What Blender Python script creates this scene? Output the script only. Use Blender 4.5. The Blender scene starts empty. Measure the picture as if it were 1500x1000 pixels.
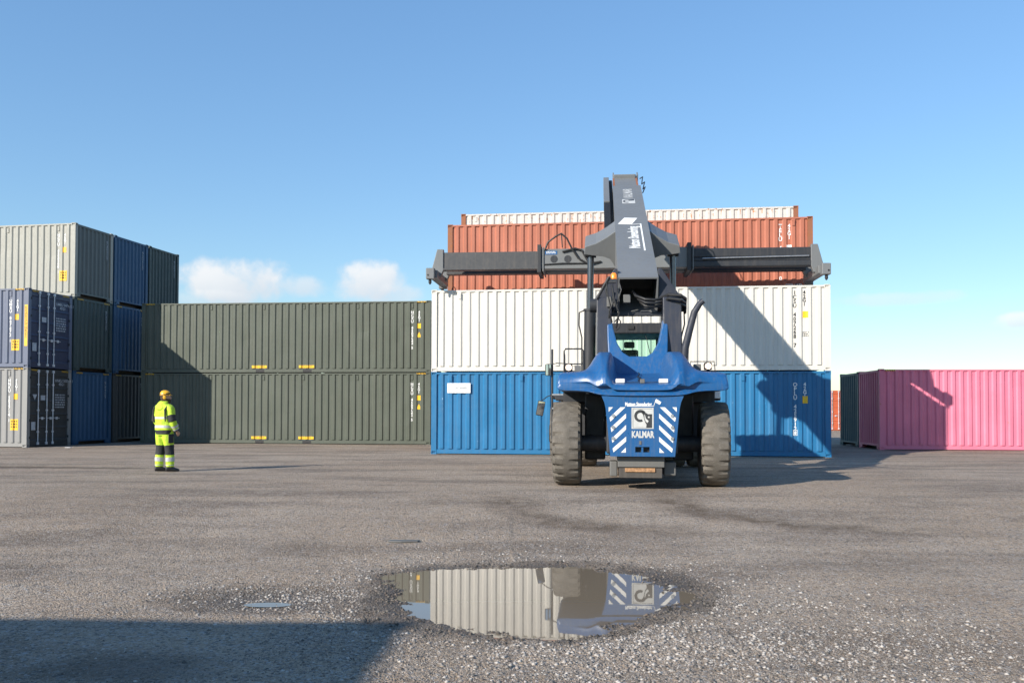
import bpy, bmesh, math, random
import numpy as np
from mathutils import Vector, Matrix
R = math.radians
random.seed(7)
rng = np.random.default_rng(11)
scn = bpy.context.scene
COL = scn.collection

# ------------------------------------------------------------------ camera
F_PX, CAM_H, PITCH, ROLL = 1337.8, 1.373, 0.0246, -0.0023
cam_d = bpy.data.cameras.new("camera")
cam = bpy.data.objects.new("camera", cam_d)
COL.objects.link(cam)
cam_d.sensor_width = 36.0
cam_d.lens = F_PX / 1500 * 36
cam.location = (0, 0, CAM_H)
cam.rotation_euler = (Matrix.Rotation(math.pi / 2 + PITCH, 3, 'X') @ Matrix.Rotation(-ROLL, 3, 'Z')).to_euler()
# horizon sits 101 px below the middle of the 1500 px wide frame; pitch gives F*tan(pitch)
cam_d.shift_y = (601.15 - F_PX * math.tan(PITCH) - 500) / 1500
cam_d.clip_start = 0.1
cam_d.clip_end = 8000
scn.camera = cam

# ------------------------------------------------------------------ light, sky, exposure
SUN_AZ, SUN_EL = R(41.4), R(24.8)          # direction in which shadows fall, from +X towards +Y
sd = bpy.data.lights.new("sun", 'SUN')
sd.energy = 5.0
sd.angle = R(0.53)
sd.color = (1.0, 0.93, 0.82)
sun = bpy.data.objects.new("sun", sd)
COL.objects.link(sun)
ldir = Vector((math.cos(SUN_AZ) * math.cos(SUN_EL), math.sin(SUN_AZ) * math.cos(SUN_EL), -math.sin(SUN_EL)))
sun.rotation_euler = ldir.to_track_quat('-Z', 'Y').to_euler()
sun.location = (-30, -25, 30)

world = bpy.data.worlds.new("World")
scn.world = world
world.use_nodes = True
wt = world.node_tree
for n in list(wt.nodes):
    wt.nodes.remove(n)


class NT:
    """small helper to write node trees"""
    def __init__(self, tree):
        self.t = tree

    def n(self, typ, **kw):
        nd = self.t.nodes.new(typ)
        for k, v in kw.items():
            setattr(nd, k, v)
        return nd

    def link(self, a, b):
        self.t.links.new(a, b)

    def val(self, sock, v):
        if hasattr(v, 'is_output') or isinstance(v, bpy.types.NodeSocket):
            self.link(v, sock)
        else:
            sock.default_value = v

    def math(self, op, a, b=None, c=None, clamp=False):
        nd = self.n('ShaderNodeMath', operation=op, use_clamp=clamp)
        self.val(nd.inputs[0], a)
        if b is not None:
            self.val(nd.inputs[1], b)
        if c is not None:
            self.val(nd.inputs[2], c)
        return nd.outputs[0]

    def ramp(self, fac, lo, hi, a=0.0, b=1.0):
        nd = self.n('ShaderNodeMapRange', interpolation_type='SMOOTHSTEP')
        self.val(nd.inputs[0], fac)
        nd.inputs[1].default_value = lo
        nd.inputs[2].default_value = hi
        nd.inputs[3].default_value = a
        nd.inputs[4].default_value = b
        return nd.outputs[0]

    def mix(self, fac, a, b, blend='MIX'):
        nd = self.n('ShaderNodeMix', data_type='RGBA', blend_type=blend)
        self.val(nd.inputs[0], fac)
        for s, v in ((nd.inputs[6], a), (nd.inputs[7], b)):
            if isinstance(v, (tuple, list)):
                s.default_value = (v[0], v[1], v[2], 1)
            else:
                self.link(v, s)
        return nd.outputs[2]

    def noise(self, vec, scale, detail=3, rough=0.55, dim='3D'):
        nd = self.n('ShaderNodeTexNoise', noise_dimensions=dim)
        nd.inputs['Scale'].default_value = scale
        nd.inputs['Detail'].default_value = detail
        nd.inputs['Roughness'].default_value = rough
        if vec is not None:
            self.link(vec, nd.inputs['Vector'])
        return nd.outputs[0]


w = NT(wt)
sky = w.n('ShaderNodeTexSky', sky_type='NISHITA')
sky.sun_disc = False
sky.sun_elevation = SUN_EL
# nishita: rotation 0 puts the sun on +Y, turning clockwise seen from above
sx, sy = -math.cos(SUN_AZ), -math.sin(SUN_AZ)
sky.sun_rotation = math.atan2(sx, sy)
sky.altitude = 0
sky.air_density = 1.0
sky.dust_density = 0.0
sky.ozone_density = 1.3
bg = w.n('ShaderNodeBackground')
bg.inputs[1].default_value = 0.145
outw = w.n('ShaderNodeOutputWorld')
tc = w.n('ShaderNodeTexCoord')
dvec = tc.outputs['Generated']
sep = w.n('ShaderNodeSeparateXYZ')
w.link(dvec, sep.inputs[0])
az = w.math('ARCTAN2', sep.outputs[0], sep.outputs[1])
el = w.math('ARCSINE', sep.outputs[2])
nz1 = w.noise(dvec, 19, 5, 0.55)
nz2 = w.noise(dvec, 70, 4, 0.6)


def px_dir(px, py):
    a = math.atan((px - 750) / F_PX)
    return a, math.atan((601 - py) / F_PX * math.cos(a))


cl = []
for px, py, wx, wy, op in ((342, 414, 94, 38, .92), (440, 418, 46, 19, .62), (545, 413, 66, 36, .92), (592, 429, 44, 20, .55),
                           (1310, 436, 95, 12, .38), (1497, 467, 34, 13, .75), (300, 440, 120, 14, .4)):
    a, e = px_dir(px, py)
    cl.append((a, e, wx / F_PX, wy / F_PX, op))
for k in range(16):                       # the same low fair-weather clouds all round the horizon
    a = 0.75 + k * (2 * math.pi - 1.5) / 15 + random.uniform(-.1, .1)
    if a > math.pi:
        a -= 2 * math.pi
    s = random.uniform(.6, 1.3)
    cl.append((a, random.uniform(.10, .17), .07 * s, .03 * s, random.uniform(.5, 1)))
tot = None
lit = None
for a, e, wa, we, op in cl:
    da = w.math('DIVIDE', w.math('SUBTRACT', az, a), wa)
    de = w.math('DIVIDE', w.math('SUBTRACT', el, e), we)
    r2 = w.math('ADD', w.math('MULTIPLY', da, da), w.math('MULTIPLY', de, de))
    body = w.math('SUBTRACT', 1.0, r2)
    nn = w.math('MULTIPLY_ADD', w.math('SUBTRACT', nz1, .5), 2.8, body)
    nn = w.math('MULTIPLY_ADD', w.math('SUBTRACT', nz2, .5), .8, nn)
    m = w.math('MULTIPLY', w.ramp(nn, -.1, .95), op)
    m = w.math('MULTIPLY', m, w.ramp(r2, 1.0, 2.2, 1.0, 0.0))
    # sun comes from behind-left: bright upper left, greyer below and right
    b = w.math('MULTIPLY', m, w.math('MULTIPLY_ADD', de, .55, w.math('MULTIPLY', da, -.22)))
    tot = m if tot is None else w.math('MAXIMUM', tot, m)
    lit = b if lit is None else w.math('ADD', lit, b)
shade = w.ramp(w.math('MULTIPLY_ADD', w.math('SUBTRACT', nz1, .5), .5, lit), -.45, .42)
ccol = w.mix(shade, (3.75, 3.9, 4.2), (5.2, 5.05, 4.95))
rgb2 = w.n('ShaderNodeRGBToBW')
w.link(sky.outputs[0], rgb2.inputs[0])
flat_sky = w.n('ShaderNodeVectorMath', operation='SCALE')      # soft highlight roll-off, as a camera gives it
tint = w.mix(1.0, sky.outputs[0], (.90, 1.0, 1.07), 'MULTIPLY')
hs_ = w.n('ShaderNodeHueSaturation')
hs_.inputs['Saturation'].default_value = 1.08
w.link(tint, hs_.inputs['Color'])
w.link(hs_.outputs[0], flat_sky.inputs[0])
w.link(w.math('MULTIPLY', w.math('POWER', w.math('MAXIMUM', rgb2.outputs[0], .05), -.32), 1.25), flat_sky.inputs['Scale'])
skyc = w.mix(w.math('MULTIPLY', tot, .88), flat_sky.outputs[0], ccol)
w.link(skyc, bg.inputs[0])
w.link(bg.outputs[0], outw.inputs[0])

vs = scn.view_settings
vs.view_transform = 'Standard'
vs.look = 'None'
vs.gamma = 1
vs.exposure = 0.45
vs.use_curve_mapping = False
scn.cycles.max_bounces = 8
scn.cycles.sample_clamp_indirect = 6

# ------------------------------------------------------------------ materials
MATS = {}


def new_mat(name):
    m = bpy.data.materials.new(name)
    m.use_nodes = True
    t = m.node_tree
    for n in list(t.nodes):
        t.nodes.remove(n)
    k = NT(t)
    bs = k.n('ShaderNodeBsdfPrincipled')
    o = k.n('ShaderNodeOutputMaterial')
    k.link(bs.outputs[0], o.inputs[0])
    return m, k, bs


def coords(k, offset=True):
    tcn = k.n('ShaderNodeTexCoord')
    v = tcn.outputs['Object']
    if offset:
        oi = k.n('ShaderNodeObjectInfo')
        va = k.n('ShaderNodeVectorMath', operation='ADD')
        sc = k.math('MULTIPLY', oi.outputs['Random'], 37.0)
        k.link(v, va.inputs[0])
        cx = k.n('ShaderNodeCombineXYZ')
        for i in range(3):
            k.link(sc, cx.inputs[i])
        k.link(cx.outputs[0], va.inputs[1])
        v = va.outputs[0]
    return v


def stretch(k, v, s):
    mp = k.n('ShaderNodeMapping')
    k.link(v, mp.inputs[0])
    mp.inputs['Scale'].default_value = s
    return mp.outputs[0]


def paint(name, col, rough=.45, dirt=.35, rust=0.0, fade=.25, dirtcol=(.12, .10, .08), rustcol=(.20, .075, .03), spec=.4, metallic=0.0, bump=.02, scale=1.0):
    """sprayed steel: faded in patches, rain-streaked, chipped to rust"""
    if name in MATS:
        return MATS[name]
    col = tuple(x * .78 for x in col) if name not in ('white_paint', 'machine_blue_paint') else col
    m, k, bs = new_mat(name)
    v = coords(k)
    n1 = k.noise(v, 1.1 * scale, 4)
    n2 = k.noise(stretch(k, v, (9, 9, .55)), 1.6 * scale, 4, .6)
    n3 = k.noise(v, 9 * scale, 5, .65)
    c = k.mix(k.ramp(n1, .3, .75, 0, fade), col, tuple(min(1, x * 1.25 + .02) for x in col))
    d = k.math('MULTIPLY', k.ramp(n2, .44, .72), dirt)
    d = k.math('MULTIPLY_ADD', k.ramp(n3, .5, .8), dirt * .35, d, clamp=True)
    c = k.mix(d, c, tuple(a * .55 + b * .45 for a, b in zip(col, dirtcol)))
    if rust > 0:
        rm = k.math('ADD', k.math('MULTIPLY', n2, .55), k.math('MULTIPLY', n3, .55))
        rm = k.ramp(rm, .74 - rust * .22, .82 - rust * .22)
        c = k.mix(rm, c, k.mix(n3, rustcol, tuple(x * 1.9 for x in rustcol)))
    k.link(c, bs.inputs['Base Color'])
    k.link(k.ramp(n3, .2, .8, rough - .08, rough + .16), bs.inputs['Roughness'])
    bs.inputs['Specular IOR Level'].default_value = spec
    bs.inputs['Metallic'].default_value = metallic
    if bump:
        bp = k.n('ShaderNodeBump')
        bp.inputs['Strength'].default_value = .25
        bp.inputs['Distance'].default_value = bump
        k.link(k.math('ADD', k.math('MULTIPLY', n1, .8), k.math('MULTIPLY', n3, .12)), bp.inputs['Height'])
        k.link(bp.outputs[0], bs.inputs['Normal'])
    MATS[name] = m
    return m


def plain(name, col, rough=.6, metallic=0.0, emit=None, es=0.0, var=.15, scale=12):
    if name in MATS:
        return MATS[name]
    m, k, bs = new_mat(name)
    n = k.noise(coords(k), scale, 4)
    c = k.mix(k.ramp(n, .3, .7, 0, 1), tuple(x * (1 - var) for x in col), tuple(min(1, x * (1 + var)) for x in col))
    k.link(c, bs.inputs['Base Color'])
    bs.inputs['Roughness'].default_value = rough
    bs.inputs['Metallic'].default_value = metallic
    if emit:
        bs.inputs['Emission Color'].default_value = (*emit, 1)
        bs.inputs['Emission Strength'].default_value = es
    MATS[name] = m
    return m


C_WHITE = paint('white_paint', (.64, .61, .555), .5, .22, 0.03, .1)
C_BLUE = paint('blue_paint', (.020, .185, .40), .42, .35, .10, .35, rustcol=(.30, .45, .58))
C_RED = paint('red_oxide_paint', (.50, .165, .098), .5, .45, .12, .5)
C_RUSTY = paint('rusty_white_paint', (.70, .68, .63), .55, .3, .62, .15, rustcol=(.27, .11, .04))
C_RUSTPOST = paint('rusted_post_paint', (.33, .13, .07), .7, .3, .9, .3)
C_GREEN = paint('olive_green_paint', (.102, .117, .090), .5, .4, .0, .35, dirtcol=(.16, .15, .12))
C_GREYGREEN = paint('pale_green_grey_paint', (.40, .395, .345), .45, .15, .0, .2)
C_DKGREEN = paint('dark_green_paint', (.055, .085, .085), .5, .25, .0, .35)
C_NAVY = paint('navy_paint', (.145, .17, .245), .42, .15, .0, .25)
C_GREY = paint('grey_paint', (.33, .325, .315), .45, .15, .0, .2)
C_MIDBLUE = paint('mid_blue_paint', (.028, .10, .205), .5, .2, .0, .3)
C_NAVYSHADE = paint('shaded_door_navy', (.05, .062, .115), .45, .2, .0, .25)  # darker copy of the navy for its doors, shade put into the colour
C_ENDSHADE = paint('shaded_end_green', (.13, .155, .155), .5, .2, .0, .25)  # end wall of the pale green-grey box, its shade put into a darker colour
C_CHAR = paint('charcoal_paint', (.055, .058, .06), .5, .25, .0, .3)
C_PINK = paint('pink_paint', (.86, .235, .345), .5, .22, .26, .45, dirtcol=(.3, .1, .12), rustcol=(.30, .10, .06))
C_TEAL = paint('teal_paint', (.05, .13, .15), .5, .25, .0, .3)
C_ORANGE = paint('orange_paint', (.62, .13, .05), .5, .2, .05, .3)
C_BROWN = paint('brown_paint', (.22, .075, .05), .55, .3, .1, .3)
M_BLACK = plain('black_rubber', (.02, .02, .021), .55)
M_STEEL = plain('galvanised_steel', (.42, .43, .44), .42, .7)
M_BAR = plain('lock_bar_steel', (.62, .64, .66), .5, .1)
M_WHITE_INK = plain('white_lettering', (.82, .82, .80), .6, var=.05)
M_BLACK_INK = plain('black_lettering', (.03, .03, .032), .6)
M_FAINT_INK = plain('faded_lettering', (.42, .46, .50), .6)
M_YELLOW = plain('yellow_sticker', (.86, .50, .02), .5, var=.06)
M_YELLOWINK = plain('yellow_print_dark', (.10, .06, .02), .6)
M_SIGNWHITE = plain('white_sign', (.88, .89, .90), .4, var=.03)
M_SOFTINK = plain('pale_sign_print', (.62, .42, .36), .6)
# reach stacker
M_KBLUE = paint('machine_blue_paint', (.010, .088, .245), .32, .5, .02, .2, dirtcol=(.16, .15, .14), spec=.5, bump=.006, scale=1.6)
M_BOOM = paint('boom_grey_paint', (.20, .208, .212), .45, .22, .0, .25, bump=.006)
M_DARK = paint('machine_dark_paint', (.035, .038, .045), .5, .35, .0, .3, dirtcol=(.14, .12, .10), bump=.008)
M_NAVY = paint('tower_navy_paint', (.030, .036, .055), .5, .4, .0, .3, dirtcol=(.14, .12, .10), bump=.006)
M_BEAM_LIT = paint('sunlit_beam_grey', (.085, .085, .088), .4, .35, .0, .3, dirtcol=(.2, .17, .14), bump=.006)  # lighter copy for the left beams, sunlight put into the colour
M_DUSTY = paint('dusty_dark_steel', (.085, .075, .066), .75, .5, .0, .4, dirtcol=(.2, .17, .14))
M_WEIGHT = paint('grey_weight_paint', (.16, .158, .15), .6, .3, .0, .3)
M_WOOD = plain('worn_wood', (.36, .20, .10), .8, var=.35, scale=25)
M_CHROME = plain('cylinder_chrome', (.13, .135, .15), .25, .9, var=.05)
M_LAMP = plain('lamp_lens', (.9, .7, .55), .2, emit=(1, .72, .5), es=1.3)
M_AMBER = plain('amber_lens', (.85, .22, .02), .25, emit=(1, .3, .03), es=.35)
M_MIRROR = plain('mirror_glass', (.7, .72, .74), .06, .95, var=.03)
M_LOGO = plain('logo_plate_grey', (.52, .52, .50), .45, var=.06)
M_LOGODK = plain('logo_charcoal', (.035, .037, .04), .5)
M_REFL = plain('reflective_white', (.78, .77, .74), .4, var=.08)


def glass(name, col):
    m, k, bs = new_mat(name)
    bs.inputs['Base Color'].default_value = (*col, 1)
    bs.inputs['Transmission Weight'].default_value = 1
    bs.inputs['Roughness'].default_value = .02
    bs.inputs['IOR'].default_value = 1.12
    return m


M_GLASS = glass('tinted_glass', (.72, .93, .84))


def tyre_mat():
    m, k, bs = new_mat('dusty_tyre_rubber')
    v = coords(k)
    n = k.noise(v, 4, 5, .6)
    n2 = k.noise(v, 60, 3, .7)
    c = k.mix(k.ramp(n, .3, .7), (.105, .094, .080), (.165, .148, .127))
    c = k.mix(k.ramp(n2, .55, .72, 0, .6), c, (.30, .28, .25))
    k.link(c, bs.inputs['Base Color'])
    bs.inputs['Roughness'].default_value = .92
    bs.inputs['Specular IOR Level'].default_value = .15
    b = k.n('ShaderNodeBump')
    b.inputs['Strength'].default_value = .5
    b.inputs['Distance'].default_value = .01
    k.link(n2, b.inputs['Height'])
    k.link(b.outputs[0], bs.inputs['Normal'])
    return m


M_TYRE = tyre_mat()

# ------------------------------------------------------------------ mesh helpers


class MB:
    def __init__(self):
        self.v = []
        self.f = []

    def quadbox(self, P):
        o = len(self.v)
        self.v += [tuple(p) for p in P]
        for q in ((0, 3, 2, 1), (4, 5, 6, 7), (0, 1, 5, 4), (1, 2, 6, 5), (2, 3, 7, 6), (3, 0, 4, 7)):
            self.f.append(tuple(o + i for i in q))
        return self

    def box(self, x0, x1, y0, y1, z0, z1):
        return self.quadbox([(x0, y0, z0), (x1, y0, z0), (x1, y1, z0), (x0, y1, z0), (x0, y0, z1), (x1, y0, z1), (x1, y1, z1), (x0, y1, z1)])

    def rings(self, rs, closed=True, cap=True):
        o = len(self.v)
        n = len(rs[0])
        for r in rs:
            self.v += [tuple(p) for p in r]
        for i in range(len(rs) - 1):
            for j in range(n if closed else n - 1):
                a = o + i * n + j
                b = o + i * n + (j + 1) % n
                self.f.append((a, b, b + n, a + n))
        if cap and closed:
            self.f.append(tuple(o + j for j in reversed(range(n))))
            self.f.append(tuple(o + (len(rs) - 1) * n + j for j in range(n)))
        return self

    def tube(self, pts, r, n=10):
        pts = [Vector(p) for p in pts]
        rad = r if isinstance(r, (list, tuple)) else [r] * len(pts)
        rs = []
        up = None
        for i, p in enumerate(pts):
            t = (pts[min(i + 1, len(pts) - 1)] - pts[max(i - 1, 0)]).normalized()
            if up is None:
                up = Vector((0, 0, 1)) if abs(t.z) < .9 else Vector((1, 0, 0))
            a = t.cross(up).normalized()
            b = a.cross(t).normalized()
            up = b
            rs.append([p + (a * math.cos(q) + b * math.sin(q)) * rad[i] for q in [2 * math.pi * j / n for j in range(n)]])
        return self.rings(rs)

    def prism(self, poly, fn, a, b):
        """poly of (u,v); fn(u,v,w)->point; extruded from w=a to w=b"""
        return self.rings([[fn(u, v, a) for u, v in poly], [fn(u, v, b) for u, v in poly]])

    def flat(self, poly):
        o = len(self.v)
        self.v += [tuple(p) for p in poly]
        self.f.append(tuple(range(o, o + len(poly))))
        return self

    def mesh(self, name):
        me = bpy.data.meshes.new(name)
        me.from_pydata(self.v, [], self.f)
        bm = bmesh.new()
        bm.from_mesh(me)
        bmesh.ops.recalc_face_normals(bm, faces=bm.faces)
        bm.to_mesh(me)
        bm.free()
        return me

    def build(self, name, mat, parent=None, bevel=0, smooth=False, subsurf=0, seg=2):
        me = self.mesh(name)
        return link(name, me, mat, parent, bevel, smooth, subsurf, seg)


def link(name, me, mat, parent=None, bevel=0, smooth=False, subsurf=0, seg=2):
    o = bpy.data.objects.new(name, me)
    COL.objects.link(o)
    if mat is not None:
        if not me.materials:
            me.materials.append(None)
        o.material_slots[0].link = 'OBJECT'
        o.material_slots[0].material = mat
    if parent is not None:
        o.parent = parent
    if bevel:
        b = o.modifiers.new('bevel', 'BEVEL')
        b.width = bevel
        b.segments = seg
        b.limit_method = 'ANGLE'
        b.angle_limit = R(40)
    if subsurf:
        s = o.modifiers.new('subd', 'SUBSURF')
        s.levels = s.render_levels = subsurf
    if smooth:
        me.polygons.foreach_set('use_smooth', [True] * len(me.polygons))
        if not subsurf:
            me.set_sharp_from_angle(angle=R(38))
    return o


def thing(name, label, cat, loc=(0, 0, 0), rz=0, group=None):
    o = bpy.data.objects.new(name, None)
    COL.objects.link(o)
    o.location = loc
    o.rotation_euler = (0, 0, rz)
    o.empty_display_size = .3
    o['label'] = label
    o['category'] = cat
    if group:
        o['group'] = group
    return o


def tag(o, label=None, cat=None, group=None, kind=None):
    if label:
        o['label'] = label
    if cat:
        o['category'] = cat
    if group:
        o['group'] = group
    if kind:
        o['kind'] = kind
    return o


def text_mesh(body, size, align='CENTER', line=1.0, bold=0.0, sx=1.0):
    cu = bpy.data.curves.new('txt', 'FONT')
    cu.body = body
    cu.size = size
    cu.align_x = align
    cu.align_y = 'TOP'
    cu.space_line = line
    cu.offset = bold
    cu.resolution_u = 2
    ob = bpy.data.objects.new('txt', cu)
    COL.objects.link(ob)
    dg = bpy.context.evaluated_depsgraph_get()
    me = bpy.data.meshes.new_from_object(ob.evaluated_get(dg))
    bpy.data.objects.remove(ob)
    bpy.data.curves.remove(cu)
    co = np.empty(len(me.vertices) * 3, np.float32)
    me.vertices.foreach_get('co', co)
    co = co.reshape(-1, 3)
    co[:, 0] *= sx
    me.materials.clear()
    return me, co


def put_text(name, body, size, mat, parent, fn, **kw):
    """fn(x,y)->3-D point"""
    me, co = text_mesh(body, size, **kw)
    out = np.array([fn(float(a), float(b)) for a, b, _ in co], np.float32)
    me.vertices.foreach_set('co', out.ravel())
    me.update()
    me.name = name
    return link(name, me, mat, parent)


def print_marks(name, parent, mat, fn, w, h, rows, seed=1, gap=.45):
    """small print that cannot be read at this distance: rows of short dashes; fn(x,y)->point on the surface"""
    r = random.Random(seed)
    b = MB()
    rh = h / rows
    for j in range(rows):
        x = -w / 2
        y = h / 2 - j * rh
        while x < w / 2 - .01:
            l = min(r.uniform(.25, .9) * rh * 1.2, w / 2 - x)
            b.flat([fn(x, y - rh * (1 - gap)), fn(x + l, y - rh * (1 - gap)), fn(x + l, y), fn(x, y)])
            x += l + rh * .35
    return b.build(name, mat, parent)


# ------------------------------------------------------------------ ground
def vnoise(x, y, scale, seed):
    r = np.random.default_rng(seed)
    g = r.random((257, 257))
    X, Y = x * scale, y * scale
    xi, yi = np.floor(X).astype(int), np.floor(Y).astype(int)
    fx, fy = X - xi, Y - yi
    fx, fy = fx * fx * (3 - 2 * fx), fy * fy * (3 - 2 * fy)
    xi &= 255
    yi &= 255
    return (g[xi, yi] * (1 - fx) + g[xi + 1, yi] * fx) * (1 - fy) + (g[xi, yi + 1] * (1 - fx) + g[xi + 1, yi + 1] * fx) * fy


def puddle_d(x, y):
    """signed field, <0 inside the hollow"""
    dx, dy = (x - .17) / 1.12, (y - 8.2) / 1.24
    a = np.arctan2(dy, dx)
    rr = np.sqrt(dx * dx + dy * dy)
    edge = 1 + .06 * np.sin(3 * a + .6) + .05 * np.sin(5 * a + 2) + .10 * (vnoise(x, y, 3.1, 3) - .5) * 2 + .05 * (vnoise(x, y, 9, 4) - .5) * 2
    return rr - edge


DROP = .24                      # the yard falls towards the viewer
WATER_Z = -DROP - .022


def ground_h(x, y):
    h = .020 * (vnoise(x, y, .9, 5) - .5) + .012 * (vnoise(x, y, 3.3, 6) - .5) + .007 * (vnoise(x, y, 11, 7) - .5) + .005 * (vnoise(x, y, 27, 8) - .5)
    near = np.clip((15.5 - y) / 3, 0, 1) * np.clip((y + 1) / 2, 0, 1)
    h = h * near
    q = np.clip((15.8 - y) / 6.2, 0, 1)
    q = q * q * (3 - 2 * q) * np.clip((y + 8) / 6, 0, 1)
    h -= DROP * q
    d = puddle_d(x, y)
    bowl = np.clip((.42 - d) / .62, 0, 1)
    h -= .062 * bowl * bowl * (3 - 2 * bowl)
    h += (.020 * (vnoise(x, y, 7.5, 14) - .5) + .018 * (vnoise(x, y, 19, 15) - .5)) * np.exp(-(d / .30) ** 2)
    h += .040 * np.clip((x - .55) / .8, 0, 1) * np.clip(.6 - d, 0, 1) * (.55 + .8 * (vnoise(x, y, 5, 16) - .5))
    # second, almost dry hollow to the left
    q = np.sqrt(((x + 2.05) / .88) ** 2 + ((y - 7.9) / .52) ** 2)
    h -= .028 * np.clip(1.25 - q, 0, 1)
    # right-hand shallow of the puddle
    return h - .004


def axis(dense0, dense1, step, far0, far1, growth):
    a = list(np.arange(dense0, dense1 + 1e-6, step))
    s, p = step, dense1
    while p < far1:
        s *= growth
        p += s
        a.append(p)
    s, p, b = step, dense0, []
    while p > far0:
        s *= growth
        p -= s
        b.append(p)
    return np.array(b[::-1] + a)


gx = axis(-5.2, 7.0, .034, -2500, 2500, 1.16)
yy = [4.0]
while yy[-1] < 16:
    yy.append(yy[-1] + max(.028, .0058 * yy[-1]))
s_ = .1
while yy[-1] < 5000:
    s_ *= 1.13
    yy.append(yy[-1] + s_)
back = [4.0]
s_ = .05
while back[-1] > -400:
    s_ *= 1.25
    back.append(back[-1] - s_)
gy = np.array(back[1:][::-1] + yy)
GX, GY = np.meshgrid(gx, gy, indexing='ij')
GZ = ground_h(GX, GY)
nx, ny = GX.shape
co = np.stack([GX, GY, GZ], -1).reshape(-1, 3).astype(np.float32)
ii = (np.arange(nx - 1)[:, None] * ny + np.arange(ny - 1)[None, :]).ravel()
quads = np.stack([ii, ii + ny, ii + ny + 1, ii + 1], -1).astype(np.int32)
gm = bpy.data.meshes.new('ground')
gm.vertices.add(len(co))
gm.vertices.foreach_set('co', co.ravel())
gm.loops.add(quads.size)
gm.loops.foreach_set('vertex_index', quads.ravel())
gm.polygons.add(len(quads))
gm.polygons.foreach_set('loop_start', np.arange(0, quads.size, 4, dtype=np.int32))
gm.polygons.foreach_set('use_smooth', np.ones(len(quads), bool))
gm.update(calc_edges=True)
gm.validate()


def tracks(x, y):
    """two arcs left by the turning rear wheels"""
    t = np.zeros_like(x)
    for cx, cy, r, a0, a1, wd in ((2.35, 14.1, 2.35, 2.7, 4.95, .55), (5.1, 14.5, 2.6, 2.7, 5.1, .55)):
        dx, dy = x - cx, (y - cy) * 1.0
        rr = np.sqrt(dx * dx + dy * dy)
        a = np.mod(np.arctan2(dy, dx), 2 * np.pi)
        m = np.clip(1 - np.abs(rr - r) / wd, 0, 1)
        m *= np.clip((a - a0) / .35, 0, 1) * np.clip((a1 - a) / .6, 0, 1)
        t = np.maximum(t, m * (.75 + .9 * (vnoise(x, y, 2.6, 21) - .4)))
    return np.clip(t * (.45 + .8 * vnoise(x, y, 7, 22)) * (.7 + .6 * vnoise(x, y, 19, 23)), 0, 1)


fx_, fy_ = co[:, 0].astype(float), co[:, 1].astype(float)
d_ = puddle_d(fx_, fy_)
wet = np.clip(1 - (d_ - .20) / .42, 0, 1) * np.clip((vnoise(fx_, fy_, 2.2, 31) * .8 + .55), 0, 1)
wet = np.maximum(wet, np.clip(1.35 - np.sqrt(((fx_ + 2.05) / .88) ** 2 + ((fy_ - 7.9) / .5) ** 2), 0, 1) * .8 * np.clip(.4 + vnoise(fx_, fy_, 4, 33), 0, 1))
wet = np.maximum(wet, np.clip(1.2 - np.sqrt(((fx_ + 2.4) / .65) ** 2 + ((fy_ - 5.75) / .4) ** 2), 0, 1) * .8)
for nm, arr in (('wet', wet), ('track', tracks(fx_, fy_))):
    at = gm.attributes.new(nm, 'FLOAT', 'POINT')
    at.data.foreach_set('value', arr.astype(np.float32))


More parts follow.
